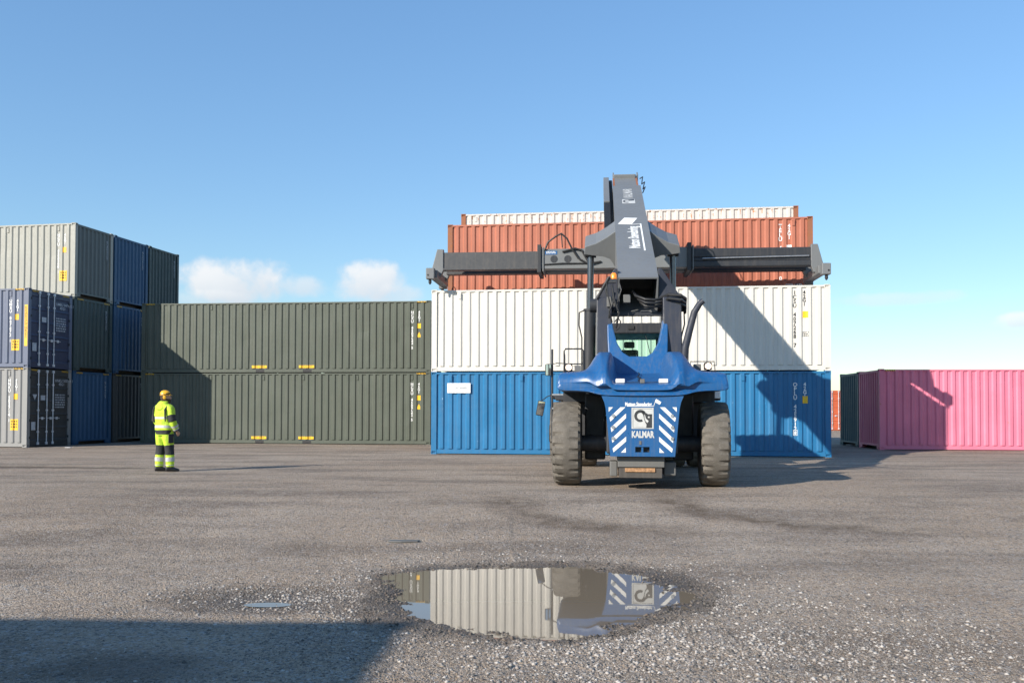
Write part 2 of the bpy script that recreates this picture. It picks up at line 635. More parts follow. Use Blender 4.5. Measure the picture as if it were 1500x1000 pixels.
def ground_mat():
    m, k, bs = new_mat('packed_gravel')
    v = coords(k, False)
    aw = k.n('ShaderNodeAttribute', attribute_name='wet').outputs['Fac']
    at = k.n('ShaderNodeAttribute', attribute_name='track').outputs['Fac']
    big = k.noise(stretch(k, v, (1, .6, 1)), .16, 4, .6)
    mid = k.noise(stretch(k, v, (.5, 1.6, 1)), .55, 5, .62)
    sm = k.noise(v, 3.2, 4, .6)
    fine = k.noise(v, 55, 3, .7)
    vo = k.n('ShaderNodeTexVoronoi')
    vo.inputs['Scale'].default_value = 85
    k.link(v, vo.inputs['Vector'])
    vo2 = k.n('ShaderNodeTexVoronoi')
    vo2.inputs['Scale'].default_value = 38
    k.link(v, vo2.inputs['Vector'])
    c = k.mix(k.ramp(big, .35, .65), (.41, .305, .212), (.46, .367, .278))
    c = k.mix(k.ramp(mid, .40, .66, 0, .9), c, (.205, .152, .108))
    c = k.mix(k.ramp(sm, .45, .75, 0, .45), c, (.46, .385, .31))
    gr = k.noise(v, 13, 5, .75)
    c = k.mix(k.ramp(gr, .50, .68, 0, .55), c, (.16, .118, .085))
    c = k.mix(k.ramp(gr, .30, .46, .45, 0), c, (.44, .36, .285))
    # single stones: each cell its own brightness
    sp = k.n('ShaderNodeSeparateColor')
    k.link(vo.outputs['Color'], sp.inputs[0])
    c = k.mix(k.ramp(sp.outputs[0], .0, .45, .6, 0), c, (.13, .105, .085))
    c = k.mix(k.ramp(sp.outputs[1], .78, 1, 0, .7), c, (.46, .42, .38))
    sp2 = k.n('ShaderNodeSeparateColor')
    k.link(vo2.outputs['Color'], sp2.inputs[0])
    c = k.mix(k.ramp(sp2.outputs[0], .82, .95, 0, .55), c, (.40, .385, .37))
    c = k.mix(k.ramp(sp2.outputs[1], .78, .95, 0, .65), c, (.10, .09, .085))
    c = k.mix(k.math('MULTIPLY', at, .85), c, (.105, .074, .050))
    sx3 = k.n('ShaderNodeSeparateXYZ')           # old wet rut running past the worker
    k.link(v, sx3.inputs[0])
    rut = k.math('ABSOLUTE', k.math('SUBTRACT', k.math('MULTIPLY_ADD', sm, 1.1, sx3.outputs[1]), k.math('MULTIPLY_ADD', sx3.outputs[0], -.10, 21.2)))
    rut = k.math('MULTIPLY', k.ramp(rut, .10, .55, 1, 0), k.ramp(sx3.outputs[0], -9.2, -8.0, .75, 0))
    c = k.mix(rut, c, (.10, .075, .055))
    c = k.mix(k.math('MULTIPLY', aw, .80), c, (.052, .043, .035))
    k.link(c, bs.inputs['Base Color'])
    k.link(k.ramp(aw, .3, 1.0, .92, .42), bs.inputs['Roughness'])
    bs.inputs['Specular IOR Level'].default_value = .25
    h = k.math('ADD', k.math('MULTIPLY', vo.outputs['Distance'], -.55), k.math('MULTIPLY', fine, .5))
    h = k.math('ADD', h, k.math('MULTIPLY', vo2.outputs['Distance'], -.7))
    h = k.math('ADD', h, k.math('MULTIPLY', sm, 1.2))
    b = k.n('ShaderNodeBump')
    b.inputs['Strength'].default_value = 1.0
    b.inputs['Distance'].default_value = .02
    k.link(h, b.inputs['Height'])
    k.link(b.outputs[0], bs.inputs['Normal'])
    return m


ground = link('ground', gm, ground_mat())
tag(ground, kind='structure')

# puddle water: a sheet lying in the hollow
wm, wk, wb = new_mat('muddy_water')
wb.inputs['Base Color'].default_value = (.21, .165, .115, 1)
wb.inputs['Roughness'].default_value = .015
wb.inputs['IOR'].default_value = 1.33
wb.inputs['Specular IOR Level'].default_value = .95
wn = wk.noise(coords(wk, False), 5, 2)
wbmp = wk.n('ShaderNodeBump')
wbmp.inputs['Strength'].default_value = .02
wbmp.inputs['Distance'].default_value = .004
wk.link(wn, wbmp.inputs['Height'])
wk.link(wbmp.outputs[0], wb.inputs['Normal'])
pw = MB()
pw.flat([(.19 + 1.75 * math.cos(a), 8.03 + 1.9 * math.sin(a), WATER_Z) for a in [2 * math.pi * i / 64 for i in range(64)]])
tag(pw.build('water', wm), kind='structure')
pw2 = MB()
pw2.flat([(-2.05 + .2 * math.cos(a), 7.72 + .09 * math.sin(a), -DROP - .022) for a in [2 * math.pi * i / 24 for i in range(24)]])
tag(pw2.build('water', wm), kind='structure')


# loose stones
def stones(n, sampler, smin, smax, seed):
    r = np.random.default_rng(seed)
    x, y = sampler(r, n)
    n = len(x)
    z = ground_h(x, y)
    base = np.array([(1, 0, 0), (0, 1, 0), (-1, 0, 0), (0, -1, 0), (0, 0, 1), (0, 0, -1), (.62, .62, .45), (-.62, -.6, .4)])[:6]
    tri = np.array([(0, 1, 4), (1, 2, 4), (2, 3, 4), (3, 0, 4), (1, 0, 5), (2, 1, 5), (3, 2, 5), (0, 3, 5)])
    s = smin * (smax / smin) ** (r.random(n) ** 3.0)
    V = base[None] * (1 + .55 * (r.random((n, 6, 1)) - .5)) + .35 * (r.random((n, 6, 3)) - .5)
    V[:, :, 2] *= .62
    V *= s[:, None, None] * .5
    a = r.random(n) * 6.283
    ca, sa = np.cos(a)[:, None], np.sin(a)[:, None]
    X = V[:, :, 0] * ca - V[:, :, 1] * sa
    Y = V[:, :, 0] * sa + V[:, :, 1] * ca
    out = np.stack([X + x[:, None], Y + y[:, None], V[:, :, 2] + z[:, None] + s[:, None] * .03], -1).reshape(-1, 3).astype(np.float32)
    T = (tri[None] + (np.arange(n) * 6)[:, None, None]).reshape(-1, 3).astype(np.int32)
    me = bpy.data.meshes.new('gravel')
    me.vertices.add(len(out))
    me.vertices.foreach_set('co', out.ravel())
    me.loops.add(T.size)
    me.loops.foreach_set('vertex_index', T.ravel())
    me.polygons.add(len(T))
    me.polygons.foreach_set('loop_start', np.arange(0, T.size, 3, dtype=np.int32))
    me.update(calc_edges=True)
    return me


def stone_mat(name, c0, c1):
    m, k, bs = new_mat(name)
    ge = k.n('ShaderNodeNewGeometry')
    rnd = ge.outputs['Random Per Island']
    c = k.mix(k.ramp(rnd, 0, 1), c0, c1)
    c = k.mix(k.ramp(k.math('FRACT', k.math('MULTIPLY', rnd, 17.3)), .6, 1, 0, .5), c, (.23, .17, .13))
    k.link(c, bs.inputs['Base Color'])
    bs.inputs['Roughness'].default_value = .85
    return m


def samp_all(r, n):          # sparse grit everywhere in front
    v = r.random(n)
    y = 4.3 * (16.5 / 4.3) ** v
    x = (r.random(n) * 2 - 1) * (y * .6 + .3)
    keep = (puddle_d(x, y) > -.05) & (r.random(n) < np.clip(.05 + .9 * vnoise(x, y, .8, 41) ** 2.5, 0, 1))
    return x[keep], y[keep]


WETD = .40


def samp_rim(r, n, near=False):          # crushed stone thrown out around the puddle, most of it right and in front
    x = -3.2 + r.random(n) * 7.4
    y = 4.3 + r.random(n) * 7.2
    d = puddle_d(x, y)
    ring = np.exp(-np.clip(d - .22, 0, 9) * 2.8) * np.clip((d - .02) / .28, .10, 1) * (d > -.25)
    fan = np.exp(-(((x - 1.35) / 1.6) ** 2 + ((y - 6.3) / 1.5) ** 2)) * np.clip((d - .02) / .3, 0, 1)
    left = .55 * np.exp(-(((x + 1.9) / .9) ** 2 + ((y - 8.0) / .45) ** 2))
    p = np.clip(.55 * ring + .85 * fan + left, 0, 1) * np.clip(.2 + 1.4 * vnoise(x, y, 2.1, 43), 0, 1)
    keep = (r.random(n) < p) & ((d < WETD) if near else (d >= WETD))
    return x[keep], y[keep]


M_ST1 = stone_mat('grit_stone', (.085, .07, .056), (.27, .235, .20))
M_ST2 = stone_mat('crushed_stone', (.10, .088, .077), (.45, .41, .37))
g1 = link('gravel', stones(420000, samp_all, .006, .020, 51), M_ST1)
tag(g1, 'fine grey grit scattered over the yard', 'gravel', kind='stuff')
g2 = link('gravel', stones(230000, samp_rim, .008, .043, 52), M_ST2)
tag(g2, 'pale crushed stones heaped around the puddle', 'gravel', kind='stuff')

M_ST3 = stone_mat('wet_stone', (.03, .025, .02), (.15, .13, .11))
g3 = link('gravel', stones(230000, lambda r, n: samp_rim(r, n, True), .008, .043, 53), M_ST3)
tag(g3, 'dark wet stones and mud along the edge of the puddle', 'gravel', kind='stuff')

# ------------------------------------------------------------------ containers
CL, CW = 12.192, 2.438
STD, HC = 2.591, 2.896
CACHE = {}


def corr_profile(x0, x1, pitch, depth, flat):
    """list of (x, d): d=0 outer face, d=depth inner face"""
    n = max(1, round((x1 - x0 - .04) / pitch))
    p = (x1 - x0 - .04) / n
    sl = (p - 2 * flat) / 2
    pts = [(x0, depth)]
    x = x0 + .02
    for i in range(n):
        pts += [(x + flat / 2, depth), (x + flat / 2 + sl, 0), (x + flat / 2 + sl + flat, 0), (x + flat / 2 + 2 * sl + flat, depth)]
        x += p
    pts.append((x1, depth))
    return pts


def depth_at(prof, x):
    for (xa, da), (xb, db) in zip(prof, prof[1:]):
        if xa <= x <= xb:
            return da + (db - da) * ((x - xa) / max(1e-9, xb - xa))
    return prof[0][1]


SIDE = corr_profile(.172, CL - .172, .2815, .038, .094)
ENDP = corr_profile(.172, CW - .172, .26, .045, .08)
FRONT_D = .006


def cached(key, fn):
    if key not in CACHE:
        CACHE[key] = fn()
    return CACHE[key]


def dented_sheet(prof, z0, z1, seed, rows=9, amp=.004):
    """near side wall with the slight waves and knocks of a used box"""
    r = random.Random(seed)
    knocks = [(r.uniform(.5, CL - .5), r.uniform(z0 + .2, z1 - .2), r.uniform(.15, .45), r.uniform(-.004, .016)) for _ in range(9)]
    ph = [r.uniform(0, 6.28) for _ in range(4)]
    b = MB()
    n = len(prof)
    for i in range(rows + 1):
        z = z0 + (z1 - z0) * i / rows
        edge = math.sin(math.pi * i / rows)
        for x, d in prof:
            w_ = amp * (math.sin(x * 1.3 + ph[0] + z) + .7 * math.sin(x * 3.1 + ph[1] - 1.7 * z) + .6 * math.sin(x * 7.7 + ph[2] + 2.3 * z))
            for kx, kz, kr, kd in knocks:
                q = ((x - kx) ** 2 + (z - kz) ** 2) / (kr * kr)
                if q < 4:
                    w_ += kd * math.exp(-q)
            b.v.append((x + .3 * w_ * edge, max(.002, FRONT_D + d + w_ * edge), z))
    for i in range(rows):
        for j in range(n - 1):
            a = i * n + j
            b.f.append((a, a + 1, a + n + 1, a + n))
    return b.mesh('sheet')


def sheet(prof, z0, z1, fn):
    b = MB()
    rows = [[fn(x, d, z0) for x, d in prof], [fn(x, d, z1) for x, d in prof]]
    o = len(b.v)
    n = len(prof)
    b.v += rows[0] + rows[1]
    for i in range(n - 1):
        b.f.append((o + i, o + i + 1, o + n + i + 1, o + n + i))
    # thickness towards the inside is not visible; a second skin closes the sheet
    o2 = len(b.v)
    b.v += [fn(x, d + .004, z0) for x, d in prof] + [fn(x, d + .004, z1) for x, d in prof]
    for i in range(n - 1):
        b.f.append((o2 + i, o2 + n + i, o2 + n + i + 1, o2 + i + 1))
    for i in range(n - 1):
        b.f.append((o + n + i, o + n + i + 1, o2 + n + i + 1, o2 + n + i))
        b.f.append((o + i, o2 + i, o2 + i + 1, o + i + 1))
    return b.mesh('sheet')


def casting_mesh():
    # 178 x 162 x 118 block, hand holes sunk in the three outer faces
    bm = bmesh.new()
    bmesh.ops.create_cube(bm, size=1)
    bmesh.ops.scale(bm, vec=(.178, .162, .118), verts=bm.verts)
    bm.faces.ensure_lookup_table()
    for f in list(bm.faces):
        c = f.calc_center_median()
        ext = sorted([e.calc_length() for e in f.edges])
        r = bmesh.ops.inset_individual(bm, faces=[f], thickness=.034, depth=0)
        f2 = f
        bmesh.ops.inset_individual(bm, faces=[f2], thickness=.002, depth=-.05)
    me = bpy.data.meshes.new('corner_casting')
    bm.to_mesh(me)
    bm.free()
    return me


def container(label, loc, th, Hc, mat, group, right='wall', left='wall', door_mat=None, end_mat=None, post_mat=None, cast_mat=None, pockets=False, hazard=False, vents=(), top_mat=None, cat='container'):
    root = thing('shipping_container', label, cat, loc, th, group)
    root['_h'] = Hc
    pm = post_mat or mat
    cm = cast_mat or pm
    hk = round(Hc, 3)
    for side in (0, 1):
        def fn(x, d, z, side=side):
            return (x, FRONT_D + d, z) if side == 0 else (x, CW - FRONT_D - d, z)
        if side == 0:
            link('side_wall', dented_sheet(SIDE, .178, Hc - .07, label), mat, root)
        else:
            link('side_wall', cached(('side', hk, side), lambda: sheet(SIDE, .178, Hc - .07, fn)), mat, root)
        y0, y1 = (0, .06) if side == 0 else (CW - .06, CW)
        link('top_rail', cached(('tr', hk, side), lambda: MB().box(.178, CL - .178, y0, y1, Hc - .075, Hc - .020).mesh('rail')), top_mat or mat, root)
        ya, yb = (.010, .05) if side == 0 else (CW - .05, CW - .010)
        if pockets:
            px0, px1 = 4.93, 6.92
            segs = ((.178, px0), (px0 + .36, px1), (px1 + .36, CL - .178))
        else:
            segs = ((.178, CL - .178),)

        def mk():
            b = MB()
            for a, c in segs:
                b.box(a, c, ya, yb, .022, .150)
            b.box(.17, CL - .17, *((.046, .052) if side == 0 else (CW - .052, CW - .046)), .14, .19)
            return b.mesh('rail')
        link('bottom_rail', cached(('br', pockets, side), mk), mat, root)
    for ex, kind in ((1, right), (0, left)):
        def fe(y, d, z, ex=ex):
            return (CL - FRONT_D - d, y, z) if ex else (FRONT_D + d, y, z)
        xa, xb = (CL - .06, CL - .001) if ex else (.001, .06)
        link('end_rail', cached(('te', hk, ex), lambda: MB().box(xa, xb, .17, CW - .17, Hc - .115, Hc - .03).mesh('rail')), end_mat or door_mat or mat, root)
        def mkr(xa=xa, xb=xb, kind=kind):
            if kind != 'wall':
                return MB().box(xa, xb, .17, CW - .17, .02, .16).mesh('rail')
            # front end: the gooseneck tunnel leaves a wide opening under the sill
            b = MB().box(xa, xb, .17, CW - .17, .135, .20)
            b.box(xa, xb, .17, .36, .02, .134).box(xa, xb, CW - .36, CW - .17, .02, .134)
            return b.mesh('rail')
        link('end_rail', cached(('be', hk, ex, kind), mkr), end_mat or door_mat or mat, root)
        if kind == 'wall':
            link('end_wall', cached(('end', hk, ex), lambda: sheet(ENDP, .195, Hc - .11, fe)), end_mat or mat, root)
        else:
            for leaf in (0, 1):
                ya, yb = (.172, CW / 2 - .006) if leaf == 0 else (CW / 2 + .006, CW - .172)

                def mkd(ya=ya, yb=yb, ex=ex):
                    z0, z1 = .165, Hc - .12
                    nb = 5
                    prof = [(z0, 0), (z0 + .09, 0)]
                    hgt = (z1 - z0 - .18) / nb
                    for i in range(nb):
                        a = z0 + .09 + i * hgt
                        prof += [(a + .03, .028), (a + hgt - .07, .028), (a + hgt - .04, 0)]
                    prof += [(z1, 0)]
                    X = lambda d: (CL - .014 - d) if ex else (.014 + d)
                    b = MB()
                    rings = [[(X(d), y, z) for z, d in prof] + [(X(.05), y, z1), (X(.05), y, z0)] for y in (ya, yb)]
                    b.rings(rings)
                    return b.mesh('door')
                d_o = link('door', cached(('door', hk, ex, leaf), mkd), door_mat or mat, root)
                sgn = 1 if ex else -1
                xbar = CL + .018 if ex else -.018
                ys = {0: (CW * .235, CW * .425), 1: (CW * .565,)}[leaf]
                for yb_ in ys:
                    b = MB().tube([(xbar, yb_, .09), (xbar, yb_, Hc - .06)], .019, 8)
                    for zc in (.13, Hc - .11):
                        b.box(xbar - .03, xbar + .022, yb_ - .045, yb_ + .045, zc - .045, zc + .045)
                    for zc in (.55, 1.35, Hc - .6):
                        b.box(xbar - .03, xbar + .02, yb_ - .04, yb_ + .04, zc - .03, zc + .03)
                    b.build('locking_bar', M_BAR, d_o, smooth=True)
                    h = MB().tube([(xbar + sgn * .012, yb_, 1.06), (xbar + sgn * .03, yb_ + .10, 1.06), (xbar + sgn * .03, yb_ + .33, 1.05)], .011, 6)
                    h.box(xbar - .012, xbar + .03, yb_ + .17, yb_ + .24, 1.0, 1.1)
                    h.build('handle', M_BAR, d_o, smooth=True)
                yh_ = .165 if leaf == 0 else CW - .165
                for zc in (.35, .98, Hc - 1.0, Hc - .36):
                    MB().box(*((CL - .010, CL + .010) if ex else (-.010, .010)), yh_ - .035, yh_ + .025, zc - .045, zc + .045).build('hinge', M_BLACK, d_o)
    for ex in (0, 1):
        for sy in (0, 1):
            x0, x1 = (0.001, .170) if not ex else (CL - .170, CL - .001)
            y0, y1 = (0.001, .160) if not sy else (CW - .160, CW - .001)
            link('corner_post', cached(('post', hk, ex, sy), lambda: MB().box(x0, x1, y0, y1, .112, Hc - .112).mesh('corner_post')), pm, root)
            for tz in (0, 1):
                c = link('corner_casting', cached('cast', casting_mesh), cm, root)
                c.location = ((CL - .087 if ex else .087), (CW - .079 if sy else .079), (Hc - .059 if tz else .059))

    def roof():
        pr = corr_profile(.18, CL - .18, .209, .02, .06)
        b = MB()
        n = len(pr)
        b.v += [(x, .06, Hc - .02 - d) for x, d in pr] + [(x, CW - .06, Hc - .02 - d) for x, d in pr]
        for i in range(n - 1):
            b.f.append((i, i + 1, n + i + 1, n + i))
        b.box(.06, CL - .06, .058, CW - .058, Hc - .085, Hc - .06)
        return b.mesh('roof')
    link('roof', cached(('roof', hk), roof), mat, root)

    def floor():
        b = MB().box(.06, CL - .06, .06, CW - .06, .13, .165)
        for i in range(30):
            x = .3 + i * (CL - .6) / 29
            if pockets and any(a - .05 < x < a + .41 for a in (4.93, 6.92)):
                continue
            b.box(x - .02, x + .02, .06, CW - .06, .03, .13)
        return b.mesh('floor')
    link('floor', cached(('floor', pockets), floor), M_DUSTY, root)
    for vx in vents:
        b = MB()
        yv = FRONT_D + depth_at(SIDE, vx)
        b.box(vx - .04, vx + .04, yv - .028, yv, Hc - .30, Hc - .13)
        b.box(vx - .048, vx + .048, yv - .034, yv, Hc - .145, Hc - .125)
        b.build('vent', mat, root)
    if hazard:
        for xa, xb in ((.19, .56), (CL - .56, CL - .19)):
            hz = MB()
            hz2 = MB()
            z0, z1 = Hc - .073, Hc - .022
            n = 6
            step = (xb - xa) / n
            hz.box(xa, xb, -.0035, .001, z0, z1)
            for i in range(n):
                a = xa + i * step
                hz2.quadbox([(a, -.006, z0), (a + step * .5, -.006, z0), (a + step * .5, -.003, z0), (a, -.003, z0),
                             (a + step * .35, -.006, z1), (a + step * .85, -.006, z1), (a + step * .85, -.003, z1), (a + step * .35, -.003, z1)])
            p_ = hz.build('hazard_strip', M_YELLOW, root)
            hz2.build('black_bar', M_BLACK, p_)
        if right:
            z0, z1 = Hc - .105, Hc - .05
            for ya in (.2, CW - .56):
                hz = MB().box(CL - .001, CL + .003, ya, ya + .36, z0, z1)
                hz2 = MB()
                for i in range(6):
                    a = ya + i * .06
                    hz2.quadbox([(CL + .002, a, z0), (CL + .006, a, z0), (CL + .006, a + .03, z0), (CL + .002, a + .03, z0),
                                 (CL + .002, a + .02, z1), (CL + .006, a + .02, z1), (CL + .006, a + .05, z1), (CL + .002, a + .05, z1)])
                p_ = hz.build('hazard_strip', M_YELLOW, root)
                hz2.build('black_bar', M_BLACK, p_)
    return root


def flat_x(frac_or_i, from_right=True, inner=False):
    """x of the middle of the i-th outward flat counted from the right (or left) end"""
    mids = [(a[0] + b[0]) / 2 for a, b in zip(SIDE, SIDE[1:]) if a[1] == 0 and b[1] == 0]
    inn = [(a[0] + b[0]) / 2 for a, b in zip(SIDE, SIDE[1:]) if a[1] > .03 and b[1] > .03]
    L_ = inn if inner else mids
    return L_[-1 - frac_or_i] if from_right else L_[frac_or_i]


def decal(name, root, x0, x1, z0, z1, mat, lift=.009):
    """thin sticker that follows the corrugation of the near side"""
    xs = sorted(set([x0, x1] + [x for x, d in SIDE if x0 < x < x1]))
    b = MB()
    n = len(xs)
    f = lambda x, l: FRONT_D + depth_at(SIDE, x) - l
    b.rings([[(x, f(x, lift), z0) for x in xs] + [(x, f(x, -.004), z0) for x in reversed(xs)],
             [(x, f(x, lift), z1) for x in xs] + [(x, f(x, -.004), z1) for x in reversed(xs)]])
    return b.build(name, mat, root)


def side_text(name, root, body, xc, ztop, size, mat, stack=True, lift=.009, line=.8, bold=.004, sx=1.0, parent=None):
    s = "\n".join(body) if stack else body
    return put_text(name, s, size, mat, parent or root, lambda a, b: (xc + a, FRONT_D + depth_at(SIDE, xc + a) - lift, ztop + b), line=line, bold=bold, sx=sx)


def number_marks(root, Hc, code, typ, mat, top=.32, size=.145, i1=2, i2=1, boxed=True, inner=True):
    x1 = flat_x(i1, inner=inner)
    side_text('container_number', root, code, x1, Hc - top, size, mat)
    x2 = flat_x(i2, inner=inner)
    side_text('size_code', root, typ, x2, Hc - top, size * .9, mat)
    return x1, x2


def end_text(name, root, body, yc, ztop, size, mat, line=.9, bold=.002, align='LEFT', parent=None):
    return put_text(name, body, size, mat, parent or root, lambda a, b: (CL + .006, yc + a, ztop + b), line=line, bold=bold, align=align)


def uv(th):
    return Vector((math.cos(th), math.sin(th), 0)), Vector((-math.sin(th), math.cos(th), 0))


GAPY = CW + .105
# --- the stack behind the machine: blue below white, red and rusty white in the rows behind
TB = -.1267
uB, vB = uv(TB)
B0 = Vector((-2.5515, 28.8489, 0))
G_MAIN = 'containers stacked behind the reach stacker'
blue = container('bright blue container on the ground below the white one', B0, TB, STD, C_BLUE, G_MAIN, vents=(.62, 2.87, 5.12, 7.37, 9.62))
white = container('clean white container stacked on the bright blue one', B0 + Vector((0, 0, STD)), TB, STD, C_WHITE, G_MAIN, vents=(.9,))
for k, (m_, lb) in enumerate(((C_BROWN, 'brown container on the ground behind the bright blue one, lowest under the red'),
                              (C_TEAL, 'teal container behind the white one, carrying the red one'))):
    container(lb, B0 + vB * GAPY + Vector((0, 0, STD * k)), TB, STD, m_, G_MAIN)
red = container('faded red oxide container behind the spreader, above the white one', B0 + vB * GAPY + Vector((0, 0, 2 * STD)), TB, STD, C_RED, G_MAIN, vents=(CL - .62,), post_mat=C_RUSTPOST)
for k, (m_, lb) in enumerate(((C_CHAR, 'charcoal container on the ground in the rearmost row of the stack'),
                              (C_BROWN, 'brown container in the rearmost row, carrying the rusty white one'))):
    container(lb, B0 + vB * 2 * GAPY + Vector((0, 0, HC * k)), TB, HC, m_, G_MAIN)
rusty = container('white container with rusty edges and posts, topmost at the back of the stack', B0 + vB * 2 * GAPY + Vector((0, 0, 2 * HC)), TB, HC, C_RUSTY, G_MAIN, vents=(.55,), post_mat=C_RUSTPOST, top_mat=C_RUSTY)
# writing on them
x1, x2 = number_marks(white, STD, 'ICSU 407268 7', '42G1', M_BLACK_INK, top=.16, size=.165, i1=3, i2=2)
decal('warning_sticker', white, x2 - .05, x2 + .10, STD - 1.0, STD - .80, M_YELLOW)
print_marks('small_print', white, M_BLACK_INK, lambda a, b: (x2 + .03 + a, FRONT_D + depth_at(SIDE, x2 + .03 + a) - .009, STD - 1.50 + b), .17, .16, 3, 9)
x1, x2 = number_marks(blue, STD, 'OPLU 425912', '42G1', M_WHITE_INK, top=.34, size=.165, i1=3, i2=2)
bx = side_text('check_digit', blue, '8', x1, STD - 1.80, .14, M_WHITE_INK)
b_ = MB()
for a0, a1, c0, c1 in ((-.06, .06, .14, .155), (-.06, .06, -.015, 0), (-.06, -.048, 0, .14), (.048, .06, 0, .14)):
    yv = FRONT_D + depth_at(SIDE, x1) - .009
    b_.box(x1 + a0, x1 + a1, yv, yv + .007, STD - 1.93 + c0, STD - 1.93 + c1)
b_.build('check_digit_frame', M_WHITE_INK, blue)
decal('warning_sticker', blue, x2 - .07, x2 + .08, STD - .98, STD - .76, M_YELLOW)
x1, x2 = number_marks(red, STD, 'TELU 425318 0', '42G1', M_WHITE_INK, top=.22, size=.18, i1=3, i2=2)
decal('white_sticker', red, x2 - .09, x2 + .07, STD - 1.12, STD - .93, M_WHITE_INK)
put_text('owner_mark', 'cma cgm', .15, M_WHITE_INK, red, lambda a, b: (CL - .62 + a, FRONT_D - .004, .42 + b), bold=.004)
# white name board on the blue container
nb = MB().box(.52, 1.26, -.022, -.004, STD - .67, STD - .36).build('name_board', M_SIGNWHITE, blue, bevel=.004)
put_text('board_print', 'CONTAINERS', .105, M_BLACK_INK, nb, lambda a, b: (.93 + a, -.0245, STD - .46 + b), bold=.0005, sx=.78)
put_text('board_print', 'HC', .105, M_SOFTINK, nb, lambda a, b: (.615 + a, -.0245, STD - .46 + b), bold=.0005, sx=.78)
print_marks('board_print', nb, M_SOFTINK, lambda a, b: (.90 + a, -.0245, STD - .61 + b), .30, .035, 1, 3)

# --- the two olive green high-cubes
TG = -.1029
uG, vG = uv(TG)
G0 = Vector((-15.4056, 37.8971, 0))
VG = tuple(flat_x(i, False, True) for i in (2, 10, 18, 24, 32)) + (flat_x(2, True, True),)
for k, lb in ((0, 'olive green high-cube container on the ground, under its olive green twin'),
              (1, 'olive green high-cube container stacked on its olive green twin')):
    c = container(lb, G0 + Vector((0, 0, HC * k)), TG, HC, C_GREEN, 'olive green containers beside the white one', pockets=True, hazard=True, vents=VG)
    x1, x2 = number_marks(c, HC, 'HCXU 450722', '45G1', M_WHITE_INK, top=.40, size=.155, i1=2, i2=1)
    side_text('check_digit', c, '5', x1, HC - 1.83, .15, M_WHITE_INK)
    decal('warning_sticker', c, x2 - .07, x2 + .07, HC - 1.12, HC - .92, M_YELLOW)
    t_ = MB()
    yv = FRONT_D + depth_at(SIDE, x2)
    t_.prism([(x2 - .11, HC - 1.48), (x2 + .11, HC - 1.48), (x2, HC - 1.26)], lambda u, v, q: (u, q, v), yv - .010, yv - .001)
    t_.build('warning_triangle', M_YELLOW, c)
    for px0 in (4.93, 6.92):
        d_ = decal('pocket_label', c, px0 - .17, px0 + .47, .195, .30, M_YELLOW)
        print_marks('pocket_print', d_, M_YELLOWINK, lambda a, b: (px0 + .15 + a, FRONT_D + depth_at(SIDE, px0 + .15 + a) - .0115, .248 + b), .46, .05, 1, 4)
        MB().box(px0 + .003, px0 + .357, .012, .3, .024, .14).build('forklift_pocket_shade', M_BLACK, c)  # solid black box stands in for the shade inside the pocket

# --- the tall stack at the left
TL = -.1791
uL, vL = uv(TL)
L0 = Vector((-17.5521, 33.0584, 0))          # near right-hand corner at the ground
GAPL = CW + .119


def left_at(row, z):
    p = L0 - uL * CL + vL * GAPL * row
    return Vector((p.x, p.y, z))


G_LEFT = 'containers in the tall stack left of the worker'
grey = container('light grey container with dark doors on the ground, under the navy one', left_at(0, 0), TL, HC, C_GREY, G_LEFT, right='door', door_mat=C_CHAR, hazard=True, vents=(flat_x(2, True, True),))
navy = container('navy container with a long yellow strip on its post', left_at(0, HC), TL, HC, C_NAVY, G_LEFT, right='door', door_mat=C_NAVYSHADE, hazard=True, vents=(flat_x(2, True, True),))
rows = {
    (1, 0): (C_MIDBLUE, 'blue container on the ground behind the light grey one'),
    (1, 1): (C_DKGREEN, 'dark green container behind the navy one, over a blue one'),
    (1, 2): (C_GREYGREEN, 'pale grey-green container on top, its long side in full sun'),
    (2, 0): (C_CHAR, 'charcoal container on the ground, second behind the light grey one'),
    (2, 1): (C_MIDBLUE, 'blue container in the middle layer beside the olive green stack'),
    (2, 2): (C_MIDBLUE, 'blue container in the top layer between two green ones'),
    (3, 0): (C_CHAR, 'charcoal container on the ground hidden behind the olive green stack'),
    (3, 1): (C_DKGREEN, 'dark green container in the middle layer hidden behind the olive green stack'),
    (3, 2): (C_DKGREEN, 'dark green container in the top layer at the far end of the row'),
}
LEFT = {}
for (r_, k), (m_, lb) in rows.items():
    c = container(lb, left_at(r_, k * HC), TL, HC, m_, G_LEFT, end_mat=C_ENDSHADE if (r_, k) == (1, 2) else None, hazard=(k < 2), vents=(flat_x(2, True, True), flat_x(10, True, True)) if (r_, k) == (1, 2) else ())
    LEFT[(r_, k)] = c
    put_text('container_number', "\n".join('HCXU4507' if k else 'HCX4507'), .13, M_FAINT_INK, c, lambda a, b: (CL + .004, CW - .42 + a, HC - .35 + b), line=.8, bold=.002)
for c, code, typ in ((grey, 'HNKU 503714', '45G1'), (navy, 'UMBU 847472', '45G1'), (LEFT[(1, 2)], 'HCXU 452268', '45G1')):
    x1, x2 = number_marks(c, HC, code, typ, M_WHITE_INK, top=.40, size=.155, i1=2, i2=1)
    side_text('check_digit', c, '1', x1, HC - 1.85, .15, M_WHITE_INK)
    decal('warning_sticker', c, x2 - .08, x2 + .07, HC - 1.16, HC - .95, M_YELLOW)
    p_ = decal('height_placard', c, x2 - .22, x2 + .12, .62, 1.02, M_YELLOW)
    print_marks('placard_print', p_, M_YELLOWINK, lambda a, b: (x2 - .05 + a, FRONT_D + depth_at(SIDE, x2 - .05 + a) - .0115, .82 + b), .22, .30, 3, 7)
yst = MB().box(CL - .15, CL - .025, -.0045, .0, .78, 2.28).build('yellow_strip', M_YELLOW, navy)
